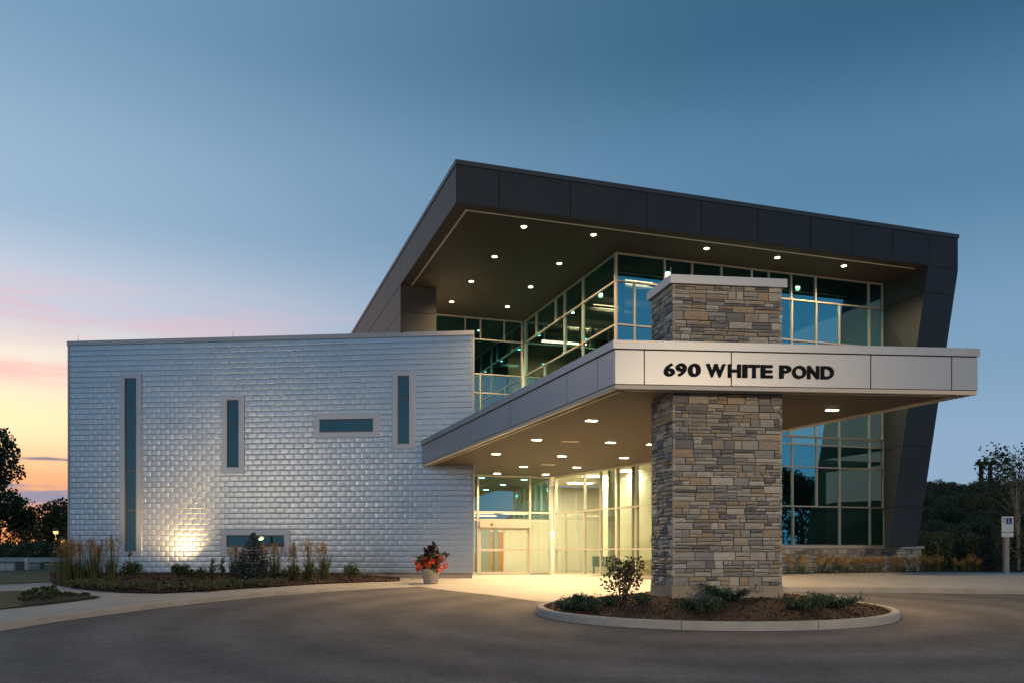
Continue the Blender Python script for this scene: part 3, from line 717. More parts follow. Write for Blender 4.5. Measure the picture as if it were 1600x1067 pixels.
for px, py in [(818.5, 353.5), (927.4, 366), (772.7, 400.3), (873.8, 411), (736.3, 439), (829, 447.7), (705.7, 471), (792.8, 478.6), (1104, 387.5), (1214.6, 401.7), (1318.6, 414.8)]:
    d = (SOF-EYE)*FPX/(HORIZ-py); p = at(px, py, d); downlight((p.x, p.y, SOF-.012), B, 330, .17, .17, True)

# ------------------------------------------------------------------ entrance canopy
N0 = Vector((2.21, 19.04)); Q0 = Vector((10.45, 19.8)); ND = (Q0-N0).normalized(); NN = Vector((ND.y, -ND.x)); NL = (Q0-N0).length
W0 = Vector((-3.70, 36.22)); CD = (W0-N0).normalized(); CN = Vector((-CD.y, CD.x)); CL = (W0-N0).length
Rg = Vector((5.30, 32.62)); RD = (Rg-Q0).normalized(); RN = Vector((RD.y, -RD.x)); RL = (Rg-Q0).length
CZ0, CZ1 = 4.6, 5.61
CP = thing('entrance_canopy', 'wide silver panelled canopy reaching from the entrance over the stone pillar', 'canopy', (3, 28, CZ0))
g = .05
poly = [N0+ND*g+CD*g, Q0-ND*g+RD*g, Rg, Vector((6.14, 33.05)), En+nF*.14+GD*.0+GN*.0, En-U*5.0+nF*.14, WR+Vv*4.4+U*.03, WR+U*.03-WN*.02+Vv*.1, WR+WN*.09, W0+WN*.06+ND*g]
mb = MB(); mb.prism([tuple(p) for p in poly], CZ0+.05, CZ0+.62); mb.build('canopy_deck', M_joint, CP)
mb = MB(); mb.prism([tuple(p) for p in poly], CZ0, CZ0+.04); mb.build('soffit', M_soffit, CP)
def canopy_side(P, D, n, L_, joints, st=.05):
    mb = MB(); run_box(mb, P, D, n, st, L_-.02, CZ0+.02, CZ1-.17, -.22, -.04); fc = mb.build('fascia', M_joint, CP)
    j = [.002]+joints+[L_-.002]
    for a, b in zip(j, j[1:]): panel(P, D, n, a, b, CZ0+.07, CZ1-.19, par=fc, m=M_alu, o0=-.045, o1=0, gp=.012)
    mb = MB(); run_box(mb, P, D, n, st-.03, L_-.02, CZ0-.018, CZ0+.066, -.12, -.012); mb.build('drip_trim', M_trim, fc)
    mb = MB(); run_box(mb, P, D, n, .30, L_-.3, CZ0-.022, CZ0-.002, -.30, -.24); mb.build('reveal_trim', M_trim, fc)
    return fc
canopy_side(N0, ND, NN, NL, [s_on(N0, ND, x) for x in (1006.7, 1142.7, 1360.5, 1487)])
canopy_side(N0, CD, CN, CL-.03, [s_on(N0, CD, x) for x in (934, 885.6, 797.5, 734.5)])
canopy_side(Q0, RD, RN, RL, [3.0, 6.5, 10.0], .20)
mb = MB(); o_ = .035
q = [N0+NN*o_+CN*o_, Q0+NN*o_+RN*o_, Rg+RN*o_, W0+CN*o_+WN*.065]
qi = [N0+ND*.35+CD*.35, Q0-ND*.35+RD*.35, Rg-U*.4, W0+ND*.4+WN*.065]
for i, k in ((0, 1), (1, 2), (3, 0)):
    pz = [q[i], q[k], qi[k], qi[i]]
    mb.prism([tuple(p) for p in pz], CZ1-.178, CZ1)
mb.build('coping', M_alucop, CP)
for px, py in [(924, 655.6), (838.7, 685.8), (775, 708), (777, 738.5), (818, 728), (878, 711.5), (852.6, 740), (901, 729), (954, 690), (975, 714), (1018, 693), (1300, 639)]:
    d = (CZ0-EYE)*FPX/(HORIZ-py); p = at(px, py, d); downlight((p.x, p.y, CZ0), CP, 370, .28, .13)
for px, py in [(890.7, 688.7), (856.6, 725)]:
    d = (CZ0-EYE)*FPX/(HORIZ-py); p = at(px, py, d); mb = MB(); run_box(mb, Vector((p.x, p.y)), U, Vv, -.28, .28, CZ0-.02, CZ0+.002, -.12, .12); mb.build('vent', M_ltrim, CP)
pr = at(1511, 546, 20.5); mb = MB(); mb.tube([(pr.x, pr.y, CZ1-.02), (pr.x, pr.y, CZ1+.26)], [.012, .006], 6); mb.build('lightning_rod', M_metal, CP)

# ------------------------------------------------------------------ stone pillar
PA = Vector((3.565, 19.62)); PD = Vector((math.cos(R(7.5)), math.sin(R(7.5)))); PW = 2.57
LD2 = Vector((-math.sin(R(12)), math.cos(R(12)))); PT = 1.32
PB_, PC, PDn = PA+PD*PW, PA+PD*PW+LD2*PT, PA+LD2*PT
PIL = thing('stone_pillar', 'broad ledge-stone pillar standing in the kerbed island and rising through the canopy', 'pillar', (4.8, 20.3, -.3))
nP = Vector((PD.y, -PD.x)); nL = Vector((-LD2.y, LD2.x)); i_ = .05
core = [PA+PD*i_+LD2*i_, PB_-PD*i_+LD2*i_, PC-PD*i_-LD2*i_, PDn+PD*i_-LD2*i_]
PTOP = 7.0
mb = MB(); mb.prism([tuple(p) for p in core], .25, PTOP); mb.build('core', M_mortar, PIL)
mb = MB(); o_ = .0; mb.prism([tuple(p) for p in (PA-PD*.01-LD2*.01, PB_+PD*.01-LD2*.01, PC+PD*.01+LD2*.01, PDn-PD*.01+LD2*.01)], -.4, .30); mb.build('plinth', M_plinth, PIL)
o_ = .075; capq = [PA-PD*o_-LD2*o_, PB_+PD*o_-LD2*o_, PC+PD*o_+LD2*o_, PDn-PD*o_+LD2*o_]
mb = MB(); mb.prism([tuple(p) for p in capq], PTOP, PTOP+.19); mb.build('cap', M_alu, PIL)
for px in (1052, 1180):
    s_ = s_on(PA, PD, px); p = PA+PD*s_+LD2*.15; mb = MB(); mb.tube([(p.x, p.y, PTOP+.18), (p.x, p.y, PTOP+.42)], [.012, .006], 6); mb.build('lightning_rod', M_metal, PIL)
stones = []
for P_, D_, L_, seen in ((PA, PD, PW, 2), (PDn, -LD2, PT, 1), (PB_, LD2, PT, 0), (PC, -PD, PW, 0)):
    n_ = Vector((D_.y, -D_.x))
    for z0, z1 in ((.30, 4.62), (5.2, PTOP)):
        for c_ in ashlar(L_, z1-z0):
            vis = (c_[1]-c_[0])*(c_[3]-c_[2])*(1 if seen == 2 else .28)*(seen > 0)
            if z0 > 5 and z0+c_[3] < 5.75: vis = 0
            stones.append((vis, P_-n_*.05, D_, z0, c_))
stones.sort(key=lambda s: -s[0])
for k, (vis, P_, D_, z0, c_) in enumerate(stones[:300]):
    o = link('stone', random.choice(STM), PIL); o.matrix_basis = Matrix.Translation(-PIL.location)@stone_t(P_, D_, z0, c_, 0)
mb = MB()
for vis, P_, D_, z0, c_ in stones[300:]:
    t = stone_t(P_, D_, z0, c_, 0); q = random.choice(ST); mb.add([t@Vector(p) for p in q.v], q.f)
stuff(mb.build('stone', M_stone_i, PIL, fix=False))

# ------------------------------------------------------------------ address letters
SG = thing('address_sign', 'dark raised letters reading 690 WHITE POND on the canopy fascia', 'sign', (N0.x+2, N0.y, 4.85))
dg = bpy.context.evaluated_depsgraph_get
GL = [('6', 1037, 1054.5), ('9', 1055.4, 1073), ('0', 1074.6, 1094.8), ('W', 1103, 1133.5), ('H', 1137, 1157.5), ('I', 1159.5, 1167.5), ('T', 1168.5, 1187), ('E', 1188, 1207), ('P', 1217, 1236), ('O', 1237, 1259.3), ('N', 1260.5, 1279.5), ('D', 1281.5, 1302.5)]
SERIF = {'W': [(0, 1), (.5, 1), (1, 1)], 'H': [(.12, 0), (.12, 1), (.88, 0), (.88, 1)], 'I': [(.5, 0), (.5, 1)], 'T': [(.5, 0)], 'P': [(.12, 0)], 'N': [(.1, 0), (.1, 1), (.9, 1)]}
sign_an = math.atan2(ND.y, ND.x)
for ch, x0, x1 in GL:
    cu = bpy.data.curves.new('letter', 'FONT'); cu.body = ch; cu.size = 1; cu.extrude = .5; cu.offset = .034; cu.resolution_u = 6
    to = bpy.data.objects.new('letter', cu); COL.objects.link(to); bpy.context.view_layer.update()
    me = bpy.data.meshes.new_from_object(to.evaluated_get(dg())); bpy.data.objects.remove(to); bpy.data.curves.remove(cu)
    vs = np.array([v.co[:] for v in me.vertices]); lo, hi = vs.min(0), vs.max(0)
    a, b = s_on(N0, ND, x0+.5), s_on(N0, ND, x1-.5); hgt = .285
    nv = (vs-lo)/(hi-lo)
    for v, q in zip(me.vertices, nv): v.co = (q[0]*(b-a), -q[2]*.05-.002, q[1]*hgt)
    bm = bmesh.new(); bm.from_mesh(me)
    for fx, fz in SERIF.get(ch, []):
        cx = fx*(b-a); w_ = .040 if ch != 'I' else (b-a)*.62; z0 = 0 if fz == 0 else hgt-.028
        r_ = bmesh.ops.create_cube(bm, size=1); 
        xa, xb = max(0, cx-w_), min(b-a, cx+w_)
        for v in r_['verts']: v.co = Vector(((xa+xb)/2+v.co.x*(xb-xa), -.028+v.co.y*.0565, z0+.014+v.co.z*.028))
    bmesh.ops.recalc_face_normals(bm, faces=bm.faces); bm.to_mesh(me); bm.free()
    me.materials.clear(); me.materials.append(M_letter); me.name = 'letter'
    p = N0+ND*a; o = link('letter', me, SG, loc=Vector((p.x, p.y, 4.86))-SG.location); o.rotation_euler = (0, 0, sign_an)

# ------------------------------------------------------------------ island
IC, IA, IB = Vector((4.66, 20.5)), 4.1, 3.4
ell = [(IC.x+IA*math.cos(t), IC.y+IB*math.sin(t)) for t in np.linspace(0, 2*math.pi, 97)]
kerb('island_kerb', ell, zA, lambda x, y: zA(x, y)+.17, .17, 2.7, True)
def zI(x, y):
    r = math.hypot((x-IC.x)/IA, (y-IC.y)/IB); return zA(x, y)+.14+.26*smooth((1-r)/.62)+.03*math.sin(x*3.1)*math.cos(y*2.7)
structure(sheet('island_mulch', [(IC.x+(IA-.16)*math.cos(t), IC.y+(IB-.16)*math.sin(t)) for t in np.linspace(0, 2*math.pi, 73)[:-1]], zI, M_mulch, .25))

# ------------------------------------------------------------------ planting beds
bedL = [hit(x, y, zSL) for x, y in [(82, 913), (127, 920.5), (189, 926), (252, 927), (330, 923.3), (392, 918.8), (455, 914.6), (517, 911.5), (580, 909), (625, 907.6)]]
zB = lambda x, y: zSL(x, y)+.03+.02*math.sin(x*2.3)*math.sin(y*1.9)
bed = bedL + [(-4.6, 36.1), (-18.9, 37.6), (-19.6, 37.4)]
structure(sheet('planting_bed', bed, zB, M_mulch, .45))
bed2 = [hit(x, y, zSL) for x, y in [(-160, 975), (-60, 963), (0, 952), (96, 942), (159, 933.5), (105, 927.7), (54, 923), (0, 924.5), (-160, 930)]]
structure(sheet('lawn', bed2, lambda x, y: zSL(x, y)+.03, M_grass, .5))
tip = [hit(x, y, zSL) for x, y in [(30, 948), (96, 941.2), (157, 933.5), (105, 928.2), (70, 926), (45, 935)]]
structure(sheet('planting_bed', tip, lambda x, y: zSL(x, y)+.045, M_mulch, .4))
lawn = [hit(-260, 914, zSL), hit(0, 912.6, zSL), hit(92, 908.8, zSL), (-19.1, 37.75), (-19.4, 60), (-60, 60)]
structure(sheet('lawn', lawn, lambda x, y: zSL(x, y)+.02, M_grass, 1.5))
bedR = [(8.3, 33.35), (15.2, 35.65), (17.0, 35.9), (40, 36.2), (40, 39.5), (16.5, 39), (15.4, 36.2), (8.4, 33.9)]
structure(sheet('planting_bed', bedR, lambda x, y: zSR(x, y)+.03+hill(x, y), M_mulch, .6))

# ------------------------------------------------------------------ plants
def rot_rand(n):
    q = RNG.normal(size=(n, 4)); q /= np.linalg.norm(q, axis=1)[:, None]; w, x, y, z = q.T
    return np.stack([np.stack([1-2*(y*y+z*z), 2*(x*y-z*w), 2*(x*z+y*w)], 1), np.stack([2*(x*y+z*w), 1-2*(x*x+z*z), 2*(y*z-x*w)], 1), np.stack([2*(x*z-y*w), 2*(y*z+x*w), 1-2*(x*x+y*y)], 1)], 1)
def leaves(pts, size, asp=.5, name='foliage', m=None, fold=.18):
    pts = np.asarray(pts, float); n = len(pts); sz = (size*RNG.uniform(.6, 1.35, n))[:, None, None]
    base = np.array([[0, -1, 0], [asp, -.1, fold], [0, 1, 0], [-asp, -.1, fold]])*.5
    v = np.einsum('nij,kj->nki', rot_rand(n), base)*sz+pts[:, None, :]
    v = v.reshape(-1, 3); f = np.arange(4*n).reshape(n, 4)
    me = bpy.data.meshes.new(name); me.vertices.add(len(v)); me.vertices.foreach_set('co', v.ravel())
    me.loops.add(4*n); me.loops.foreach_set('vertex_index', f.ravel()); me.polygons.add(n)
    me.polygons.foreach_set('loop_start', np.arange(0, 4*n, 4)); me.polygons.foreach_set('loop_total', np.full(n, 4))
    me.update(calc_edges=True); me.validate(); me.materials.append(m); return me
def blob(c, r, n, squash=1.0):                                    # leaf positions mostly near a clump's surface
    d = RNG.normal(size=(n, 3)); d /= np.linalg.norm(d, axis=1)[:, None]
    return np.asarray(c)+d*(RNG.uniform(.35, 1, n)**.6)[:, None]*r*np.array([1, 1, squash])
def blades(n, h, spread, lean, w, m, name='foliage', z0=0, curve=.3):
    mb = MB()
    for _ in range(n):
        a = random.uniform(0, 6.28); r = spread*math.sqrt(random.random()); x, y = r*math.cos(a), r*math.sin(a)
        hh = h*random.uniform(.65, 1.1); lx = lean*random.uniform(.3, 1.1)*hh; b = a+random.uniform(-.7, .7); dx, dy = math.cos(b), math.sin(b); ww = w*random.uniform(.7, 1.2)
        px, py = -dy*ww, dx*ww; o = len(mb.v)
        for t, k in ((0, 1), (.45, .85), (.8, .5), (1, .05)):
            l_ = lx*(t**(1+curve*3)); z = z0+hh*(t-.18*curve*t*t)
            mb.v += [(x+dx*l_+px*k, y+dy*l_+py*k, z), (x+dx*l_-px*k, y+dy*l_-py*k, z)]
        for i in range(3): q = o+2*i; mb.f.append((q, q+1, q+3, q+2))
    return mb.mesh(name, m, fix=False)
def loc_link(name, me, root): o = bpy.data.objects.new(name, me); COL.objects.link(o); o.parent = root; return o

def reed_grass(label, group):
    r = thing('feather_reed_grass', label, 'grass', group=group)
    loc_link('foliage', blades(random.randint(110, 170), random.uniform(.85, 1.05), .17, random.uniform(.25, .5), .007, M_blade), r); mb = MB(); pl = []
    for _ in range(random.randint(24, 36)):
        a = random.uniform(0, 6.28); q = random.uniform(0, .15); h = random.uniform(1.15, 1.6); x, y = q*math.cos(a), q*math.sin(a); tx, ty = x*2.2, y*2.2
        mb.tube([(x, y, .1), (x*1.3, y*1.3, h*.6), (tx, ty, h)], [.004, .0035, .002], 3)
        for k in range(26): t = random.random(); pl.append((tx+random.gauss(0, .014), ty+random.gauss(0, .014), h-.05-.36*t))
    loc_link('stem', mb.mesh('stem', M_blade, fix=False), r); loc_link('plume', leaves(pl, .075, .22, 'plume', M_plume), r); return r
def spruce(label, h, w, group=None):
    r = thing('blue_spruce', label, 'spruce', group=group); mb = MB(); mb.tube([(0, 0, -.05), (0, 0, h*.97)], [.05, .008], 7); loc_link('trunk', mb.mesh('trunk', M_bark), r)
    pts = []; bm_ = MB(); z = .10
    while z < h*.97:
        L_ = w/2*(1-z/h)**.85+.05; nb = max(4, int(11*(1-z/h))+3); a0 = random.uniform(0, 6.28)
        for k in range(nb):
            a = a0+6.283*k/nb+random.uniform(-.2, .2); l = L_*random.uniform(.75, 1.12); dx, dy = math.cos(a), math.sin(a)
            bm_.tube([(0, 0, z), (dx*l*.6, dy*l*.6, z-.02*l), (dx*l, dy*l, z+.10*l)], [.010, .007, .003], 4)
            m_ = int(30*l/(w/2))+7; t = RNG.uniform(.12, 1, m_); sp = .16*l*(1.1-t*.5)
            pts += list(np.stack([dx*l*t-dy*RNG.normal(0, 1, m_)*sp, dy*l*t+dx*RNG.normal(0, 1, m_)*sp, z+.10*l*t*t+RNG.normal(0, .022, m_)], 1))
        z += h/17*random.uniform(.85, 1.15)
    loc_link('branches', bm_.mesh('branches', M_bark, fix=False), r); loc_link('foliage', leaves(pts, .10, .32, 'foliage', M_leaf_spr), r); return r
def bush(name, label, cat, h, w, n, size, m, group=None, asp=.55, squash=.8, stems=5, nc=12):
    r = thing(name, label, cat, group=group); pts = []; mb = MB()
    for k in range(nc):
        a = random.uniform(0, 6.28); q = w*.34*math.sqrt(random.random()); z = h*random.uniform(.35, .82); c = (q*math.cos(a), q*math.sin(a), z)
        pts += list(blob(c, min(w, h)*random.uniform(.20, .32), n//nc, squash))
        if k < stems: mb.tube([(c[0]*.15, c[1]*.15, -.05), (c[0]*.5, c[1]*.5, z*.5), c], [.014, .010, .004], 5)
    pts = np.array(pts); pts = pts[pts[:, 2] > .02]
    loc_link('stem', mb.mesh('stem', M_bark, fix=False), r); loc_link('foliage', leaves(pts, size, asp, 'foliage', m), r); return r
def juniper(label, w, h, group):
    r = thing('spreading_juniper', label, 'shrub', group=group); pts = []; mb = MB()
    for k in range(26):
        a = random.uniform(0, 6.28); l = w/2*random.uniform(.55, 1.05); dx, dy = math.cos(a), math.sin(a); hz = h*random.uniform(.5, 1.1)
        mb.tube([(0, 0, 0), (dx*l*.5, dy*l*.5, hz*.7), (dx*l, dy*l, hz)], [.010, .007, .003], 4)
        t = RNG.uniform(.2, 1.05, 60); pts += list(np.stack([dx*l*t+RNG.normal(0, .045, 60), dy*l*t+RNG.normal(0, .045, 60), hz*np.minimum(1, t*1.3)+RNG.normal(0, .035, 60)], 1))
    loc_link('stem', mb.mesh('stem', M_bark, fix=False), r); loc_link('foliage', leaves(pts, .085, .24, 'foliage', M_leaf_jun), r); return r
def put(root, px, py, zf, rz=None, sc=1.0, first=False, label=None, back=0.0):
    x, y = hit(px, py, zf); y += back; x *= 1+back/ max(1, (y-back)); loc = (x, y, zf(x, y)); rz = random.uniform(0, 6.28) if rz is None else rz
    if first:
        root.location = loc; root.rotation_euler = (0, 0, rz); root.scale = (sc, sc, sc); 
        if label: root['label'] = label
        return root
    return copy_thing(root, loc, rz, sc, label)

g0 = reed_grass('tall tan-plumed reed grass clump rising against the silver wall', 'reed grasses along the silver wing')
g1 = reed_grass('reed grass', 'reed grasses along the silver wing'); g2 = reed_grass('reed grass', 'reed grasses along the silver wing')
lbA = 'tall tan-plumed reed grass between the wing corner and the tall slit window'; lbB = 'reed grass clump rising in front of the low horizontal window'; lbC = 'reed grass clump between the blue spruce and the lone boxwood'
for i, (px, py, sc, lb) in enumerate([(98, 911, 1.02, lbA), (110, 909, .98, lbA), (124, 910, .9, lbA), (145, 910, 1.0, lbA), (153, 909, .85, lbA), (174, 910, 1.02, 'tall plumed reed grass standing next to the tall slit window'), (367, 906, .85, lbB), (379, 906, .8, lbB), (409, 906, .85, lbB), (430, 906, .9, lbB), (458, 905, .88, lbC), (482, 905, .9, lbC), (507, 904, .92, 'reed grass clump nearest the lone boxwood, last of its row')]):
    put((g0, g1, g2)[i % 3], px, py, zB, sc=sc, first=(i < 3), label=lb)
sp1 = spruce('small blue spruce before the low horizontal window of the silver wing', 1.62, 1.62); put(sp1, 396, 908, zB, first=True)
sp2 = spruce('dark blue spruce growing beside the parking sign post', 2.05, 1.75); sp2.location = (at(1546, 890, 36.8).x, 36.8, .28)
b1 = bush('leafy_shrub', 'loose green shrub below the tall slit window of the silver wing', 'shrub', .78, .85, 900, .075, M_leaf_shrub); put(b1, 206, 910, zB, first=True)
b2 = bush('leafy_shrub', 'rounded green shrub in front of the lit patch of shingles', 'shrub', .62, .85, 900, .075, M_leaf_shrub); put(b2, 281, 909, zB, first=True)
b3 = bush('leafy_shrub', 'small dark green boxwood alone between the grasses and flower planter', 'shrub', .68, .72, 900, .06, M_leaf_shrub); put(b3, 549, 907, zB, first=True)
b4 = bush('leafy_shrub', 'low green shrub between the reed grasses by the silver wall', 'shrub', .5, .6, 500, .06, M_leaf_shrub, 'low shrubs among the reed grasses')
lbA = 'low green shrub between the lit shingles and the narrow evergreens'; lbB = 'low green shrub at the foot of the reed grasses past the spruce'
for i, (px, py, sc, lb) in enumerate([(131, 909, 1, 'low green shrub among the reed grasses by the wing corner'), (303, 909, .9, lbA), (316, 908, 1, lbA), (446, 907, .9, lbB), (461, 908, 1.1, lbB), (487, 907, 1.05, lbB), (424, 907, .8, lbB)]): put(b4, px, py, zB, sc=sc, first=(i == 0), label=lb)
b5 = bush('upright_evergreen', 'narrow upright evergreen beside the blue spruce', 'shrub', .85, .28, 500, .05, M_leaf_shrub, 'narrow evergreens by the spruce', nc=9, squash=1.6)
for i, (px, py) in enumerate([(332, 907), (346, 907)]): put(b5, px, py, zB, first=(i == 0))
gc = [bush('ground_cover', 'low grey-green ground cover clump at the front of the bed', 'ground cover', .22, .75, 420, .06, M_leaf_grd, 'ground cover clumps in the long bed', squash=.5) for _ in range(2)]
k = 0
for px in range(112, 440, 12):
    yb = float(np.interp(px, [112, 189, 252, 330, 392, 440], [917.0, 922.5, 923.5, 920.5, 916.5, 913.5]))
    for dy in (0, 3.5, 7):
        if yb-dy < 911: continue
        put(gc[k % 2], px+random.uniform(-4, 4), yb-dy+random.uniform(-1, 1), zB, sc=random.uniform(.7, 1.15), first=(k < 2)); k += 1
gt = bush('ground_cover', 'dark green low clump in the mulch tip beside the lawn', 'ground cover', .28, .9, 500, .07, M_leaf_shrub, 'clumps in the mulch tip', squash=.5)
for i, (px, py, sc) in enumerate([(50, 934, 1.0), (68, 931, 1.15), (88, 934, .9), (112, 933, .6), (135, 932, .5), (40, 941, .7), (74, 939, .7)]): put(gt, px, py, zSL, sc=sc, first=(i == 0))
# island plants
vb = bush('leafy_shrub', 'open dark-leaved shrub on the island left of the stone pillar', 'shrub', 1.12, 1.0, 900, .085, M_leaf_vib, stems=12, nc=20); put(vb, 973, 944, zI, first=True)
j1 = juniper('low spreading juniper in the island mulch before the pillar', 1.25, .28, 'junipers on the island')
for i, (px, py, sc, lb) in enumerate([(1090, 956, 1.0, 'low spreading juniper before the pillar plinth, nearer the leafy shrub'), (1140, 950, 1.05, 'spreading juniper touching the middle of the pillar plinth'), (1255, 953, .95, 'spreading juniper just past the plinth corner on the side of the glass front'), (1308, 950, 1.0, 'spreading juniper farthest from the leafy shrub, close to the kerb')]): put(j1, px, py, zI, sc=sc, first=(i == 0), label=lb)
j2 = juniper('small young juniper tuft at the far end of the island beside the leafy shrub', .55, .24, 'small junipers on the island')
for i, (px, py, sc) in enumerate([(886, 952, 1.0), (914, 948, 1.0), (922, 954, .9), (951, 946, .8), (1003, 943, .7)]): put(j2, px, py, zI, sc=sc, first=(i == 0))
# rust coloured perennials by the stone base
def rust(label, group):
    r = thing('rust_perennial', label, 'plant', group=group); loc_link('stem', blades(60, .42, .10, .35, .006, M_blade, 'stem'), r)
    pts = np.concatenate([blob((random.gauss(0, .09), random.gauss(0, .09), random.uniform(.35, .62)), .10, 40) for _ in range(8)]); loc_link('foliage', leaves(pts, .06, .4, 'foliage', M_rust), r); return r
ru = rust('rust-orange perennial in the narrow bed below the glass front', 'rust perennials by the right walk'); k = 0
for px in (1233, 1253, 1283, 1298, 1313, 1323, 1338, 1350, 1362, 1375, 1397, 1404, 1412, 1429, 1441, 1453, 1466, 1492, 1505, 1516, 1528):
    dd = (C0+U*s_on(C0, U, px)).y-.75 if px < 1440 else 36.4
    p = at(px, 890, dd); loc = (p.x, dd, zSR(p.x, dd)+.03); sc = random.uniform(.8, 1.15)
    if k == 0: ru.location = loc
    else: copy_thing(ru, loc, random.uniform(0, 6), sc)
    k += 1
# flower planter
fx, fy = hit(673, 911, zSL); FP = thing('flower_planter', 'round grey planter of red flowers at the corner of the silver wing', 'planter', (fx, fy, zSL(fx, fy)))
mb = MB(); mb.lathe([(.22, 0), (.25, .02), (.33, .46), (.36, .47), (.36, .52), (.31, .52), (.30, .46)], 28); loc_link('pot', mb.mesh('pot', M_pot, smooth=True), FP)
mb = MB(); mb.lathe([(.305, .44), (.305, .47)], 20); loc_link('soil', mb.mesh('soil', M_mulch), FP)
pts = np.concatenate([blob((random.gauss(0, .23), random.gauss(0, .23), random.uniform(.52, .95)), .19, 60) for _ in range(18)]); loc_link('foliage', leaves(pts, .11, .5, 'foliage', M_leaf_shrub), FP)
pts = np.concatenate([blob((random.gauss(0, .20), random.gauss(0, .20), random.uniform(.80, 1.30)), .15, 16) for _ in range(12)]); loc_link('dark_leaves', leaves(pts, .20, .5, 'dark_leaves', M_maroon), FP)
pts = np.concatenate([blob((random.uniform(.36, .60)*math.cos(a), random.uniform(.36, .60)*math.sin(a), random.uniform(.48, .86)), .11, 26) for a in np.linspace(0, 6.1, 22)]+[blob((.27*math.cos(a), .27*math.sin(a), random.uniform(.72, 1.0)), .10, 22) for a in np.linspace(.3, 6.1, 13)]); loc_link('flowers', leaves(pts, .08, .8, 'flowers', M_red), FP)

M_chip = mat('bark_chip', (.05, .03, .02), .95, rnd=[(.018, .010, .007), (.055, .030, .018), (.13, .075, .042)], rnd_kind='island')
pts = []
while len(pts) < 5200:
    x, y = IC.x+random.uniform(-IA, IA), IC.y+random.uniform(-IB, IB)
    if math.hypot((x-IC.x)/(IA-.2), (y-IC.y)/(IB-.2)) < 1: pts.append((x, y, zI(x, y)+.008))
stuff(link('bark_chips', leaves(pts, .075, .45, 'bark_chips', M_chip)))
def inside(poly, x, y):
    c = False
    for i in range(len(poly)):
        (x0, y0), (x1, y1) = poly[i-1], poly[i]
        if (y0 > y) != (y1 > y) and x < (x1-x0)*(y-y0)/(y1-y0)+x0: c = not c
    return c
pts = []
while len(pts) < 7000:
    x, y = random.uniform(-20, -4), random.uniform(25, 37.5)
    if inside(bed, x, y): pts.append((x, y, zB(x, y)+.008))
stuff(link('bark_chips', leaves(pts, .085, .45, 'bark_chips', M_chip)))

# ------------------------------------------------------------------ trees, hillside
def tree(name, label, h, w, n, leaf, m, group=None, bark=M_bark, nl=16, trunk=.22, crown0=.3, stems=1, dens=.20, squash=.85):
    r = thing(name, label, 'tree', group=group); mb = MB(); pts = []
    for s_ in range(stems):
        ax, ay = (random.uniform(-.35, .35), random.uniform(-.35, .35)) if stems > 1 else (0, 0)
        mb.tube([(ax*.3, ay*.3, -.3), (ax*.8, ay*.8, h*.35), (ax*1.5, ay*1.5, h*.85)], [trunk, trunk*.7, trunk*.15], 8)
        for k in range(nl):
            z0 = h*random.uniform(crown0*.8, .75); a = random.uniform(0, 6.28); t = (z0/h-crown0)/(1-crown0)
            q = w/2*random.uniform(.25, .88)*math.sqrt(max(.12, 1-max(0, t)**2)); z1 = min(h*.95, z0+h*random.uniform(.05, .22))
            e = (ax*1.2+q*math.cos(a), ay*1.2+q*math.sin(a), z1)
            mb.tube([(ax, ay, z0*.85), (e[0]*.55, e[1]*.55, (z0+z1)/2), e], [trunk*.30, trunk*.18, trunk*.05], 5)
            pts += list(blob(e, w*dens*random.uniform(.7, 1.2), n//(nl*stems), squash))
    loc_link('trunk', mb.mesh('trunk', bark, smooth=True), r); loc_link('crown', leaves(pts, leaf, .6, 'crown', m), r); return r
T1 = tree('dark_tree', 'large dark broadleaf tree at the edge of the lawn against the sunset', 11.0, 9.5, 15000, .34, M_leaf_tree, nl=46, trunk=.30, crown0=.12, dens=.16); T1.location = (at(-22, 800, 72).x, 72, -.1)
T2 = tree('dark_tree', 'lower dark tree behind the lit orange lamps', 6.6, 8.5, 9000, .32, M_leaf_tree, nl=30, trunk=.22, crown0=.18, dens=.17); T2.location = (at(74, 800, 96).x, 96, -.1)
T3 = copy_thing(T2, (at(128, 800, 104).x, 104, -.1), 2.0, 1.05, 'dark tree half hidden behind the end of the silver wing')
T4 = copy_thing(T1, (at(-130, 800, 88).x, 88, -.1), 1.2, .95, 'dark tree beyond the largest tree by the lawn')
hb = bush('hedge_shrub', 'dense green hedge shrub behind the guard rail', 'shrub', 2.0, 3.4, 3200, .16, M_leaf_hill, 'hedge shrubs behind the guard rail', stems=4, nc=16)
for i, (px, d) in enumerate([(-30, 66), (5, 67), (32, 66), (56, 70), (80, 74)]):
    loc = (at(px, 860, d).x, d, -.1)
    if i == 0: hb.location = loc
    else: copy_thing(hb, loc, i*1.3, .9+.06*i)
hs = [bush('hillside_shrub', 'dense scrub shrub covering the bank beyond the right walk', 'shrub', 2.2, 3.0, 3600, .15, M_leaf_hill, 'scrub shrubs on the hillside', stems=5, nc=18) for _ in range(3)]
k = 0
for row, d in enumerate((40.5, 43.5, 47, 50.5, 54, 58, 62, 66, 71, 76)):
    for px in range(1440, 1660, int(40*41/d)+5):
        q = px+random.uniform(-10, 10); dd = d+random.uniform(-1.5, 1.5); x = at(q, 800, dd).x
        if x < 16.6 and dd < 60: continue
        loc = (x, dd, zG(x, dd)-.1); sc = random.uniform(.62, .95)
        if k < 3: hs[k].location = loc; hs[k].scale = (sc, sc, sc)
        else: copy_thing(hs[k % 3], loc, random.uniform(0, 6), sc)
        k += 1
bt_ = tree('birch_tree', 'slender pale-barked birch with sparse leaves by the parking sign', 6.0, 3.6, 1500, .15, M_leaf_shrub, bark=M_birch, nl=14, trunk=.06, crown0=.5, stems=3, dens=.13); bt_.location = (at(1592, 888, 38.2).x, 38.2, .3)
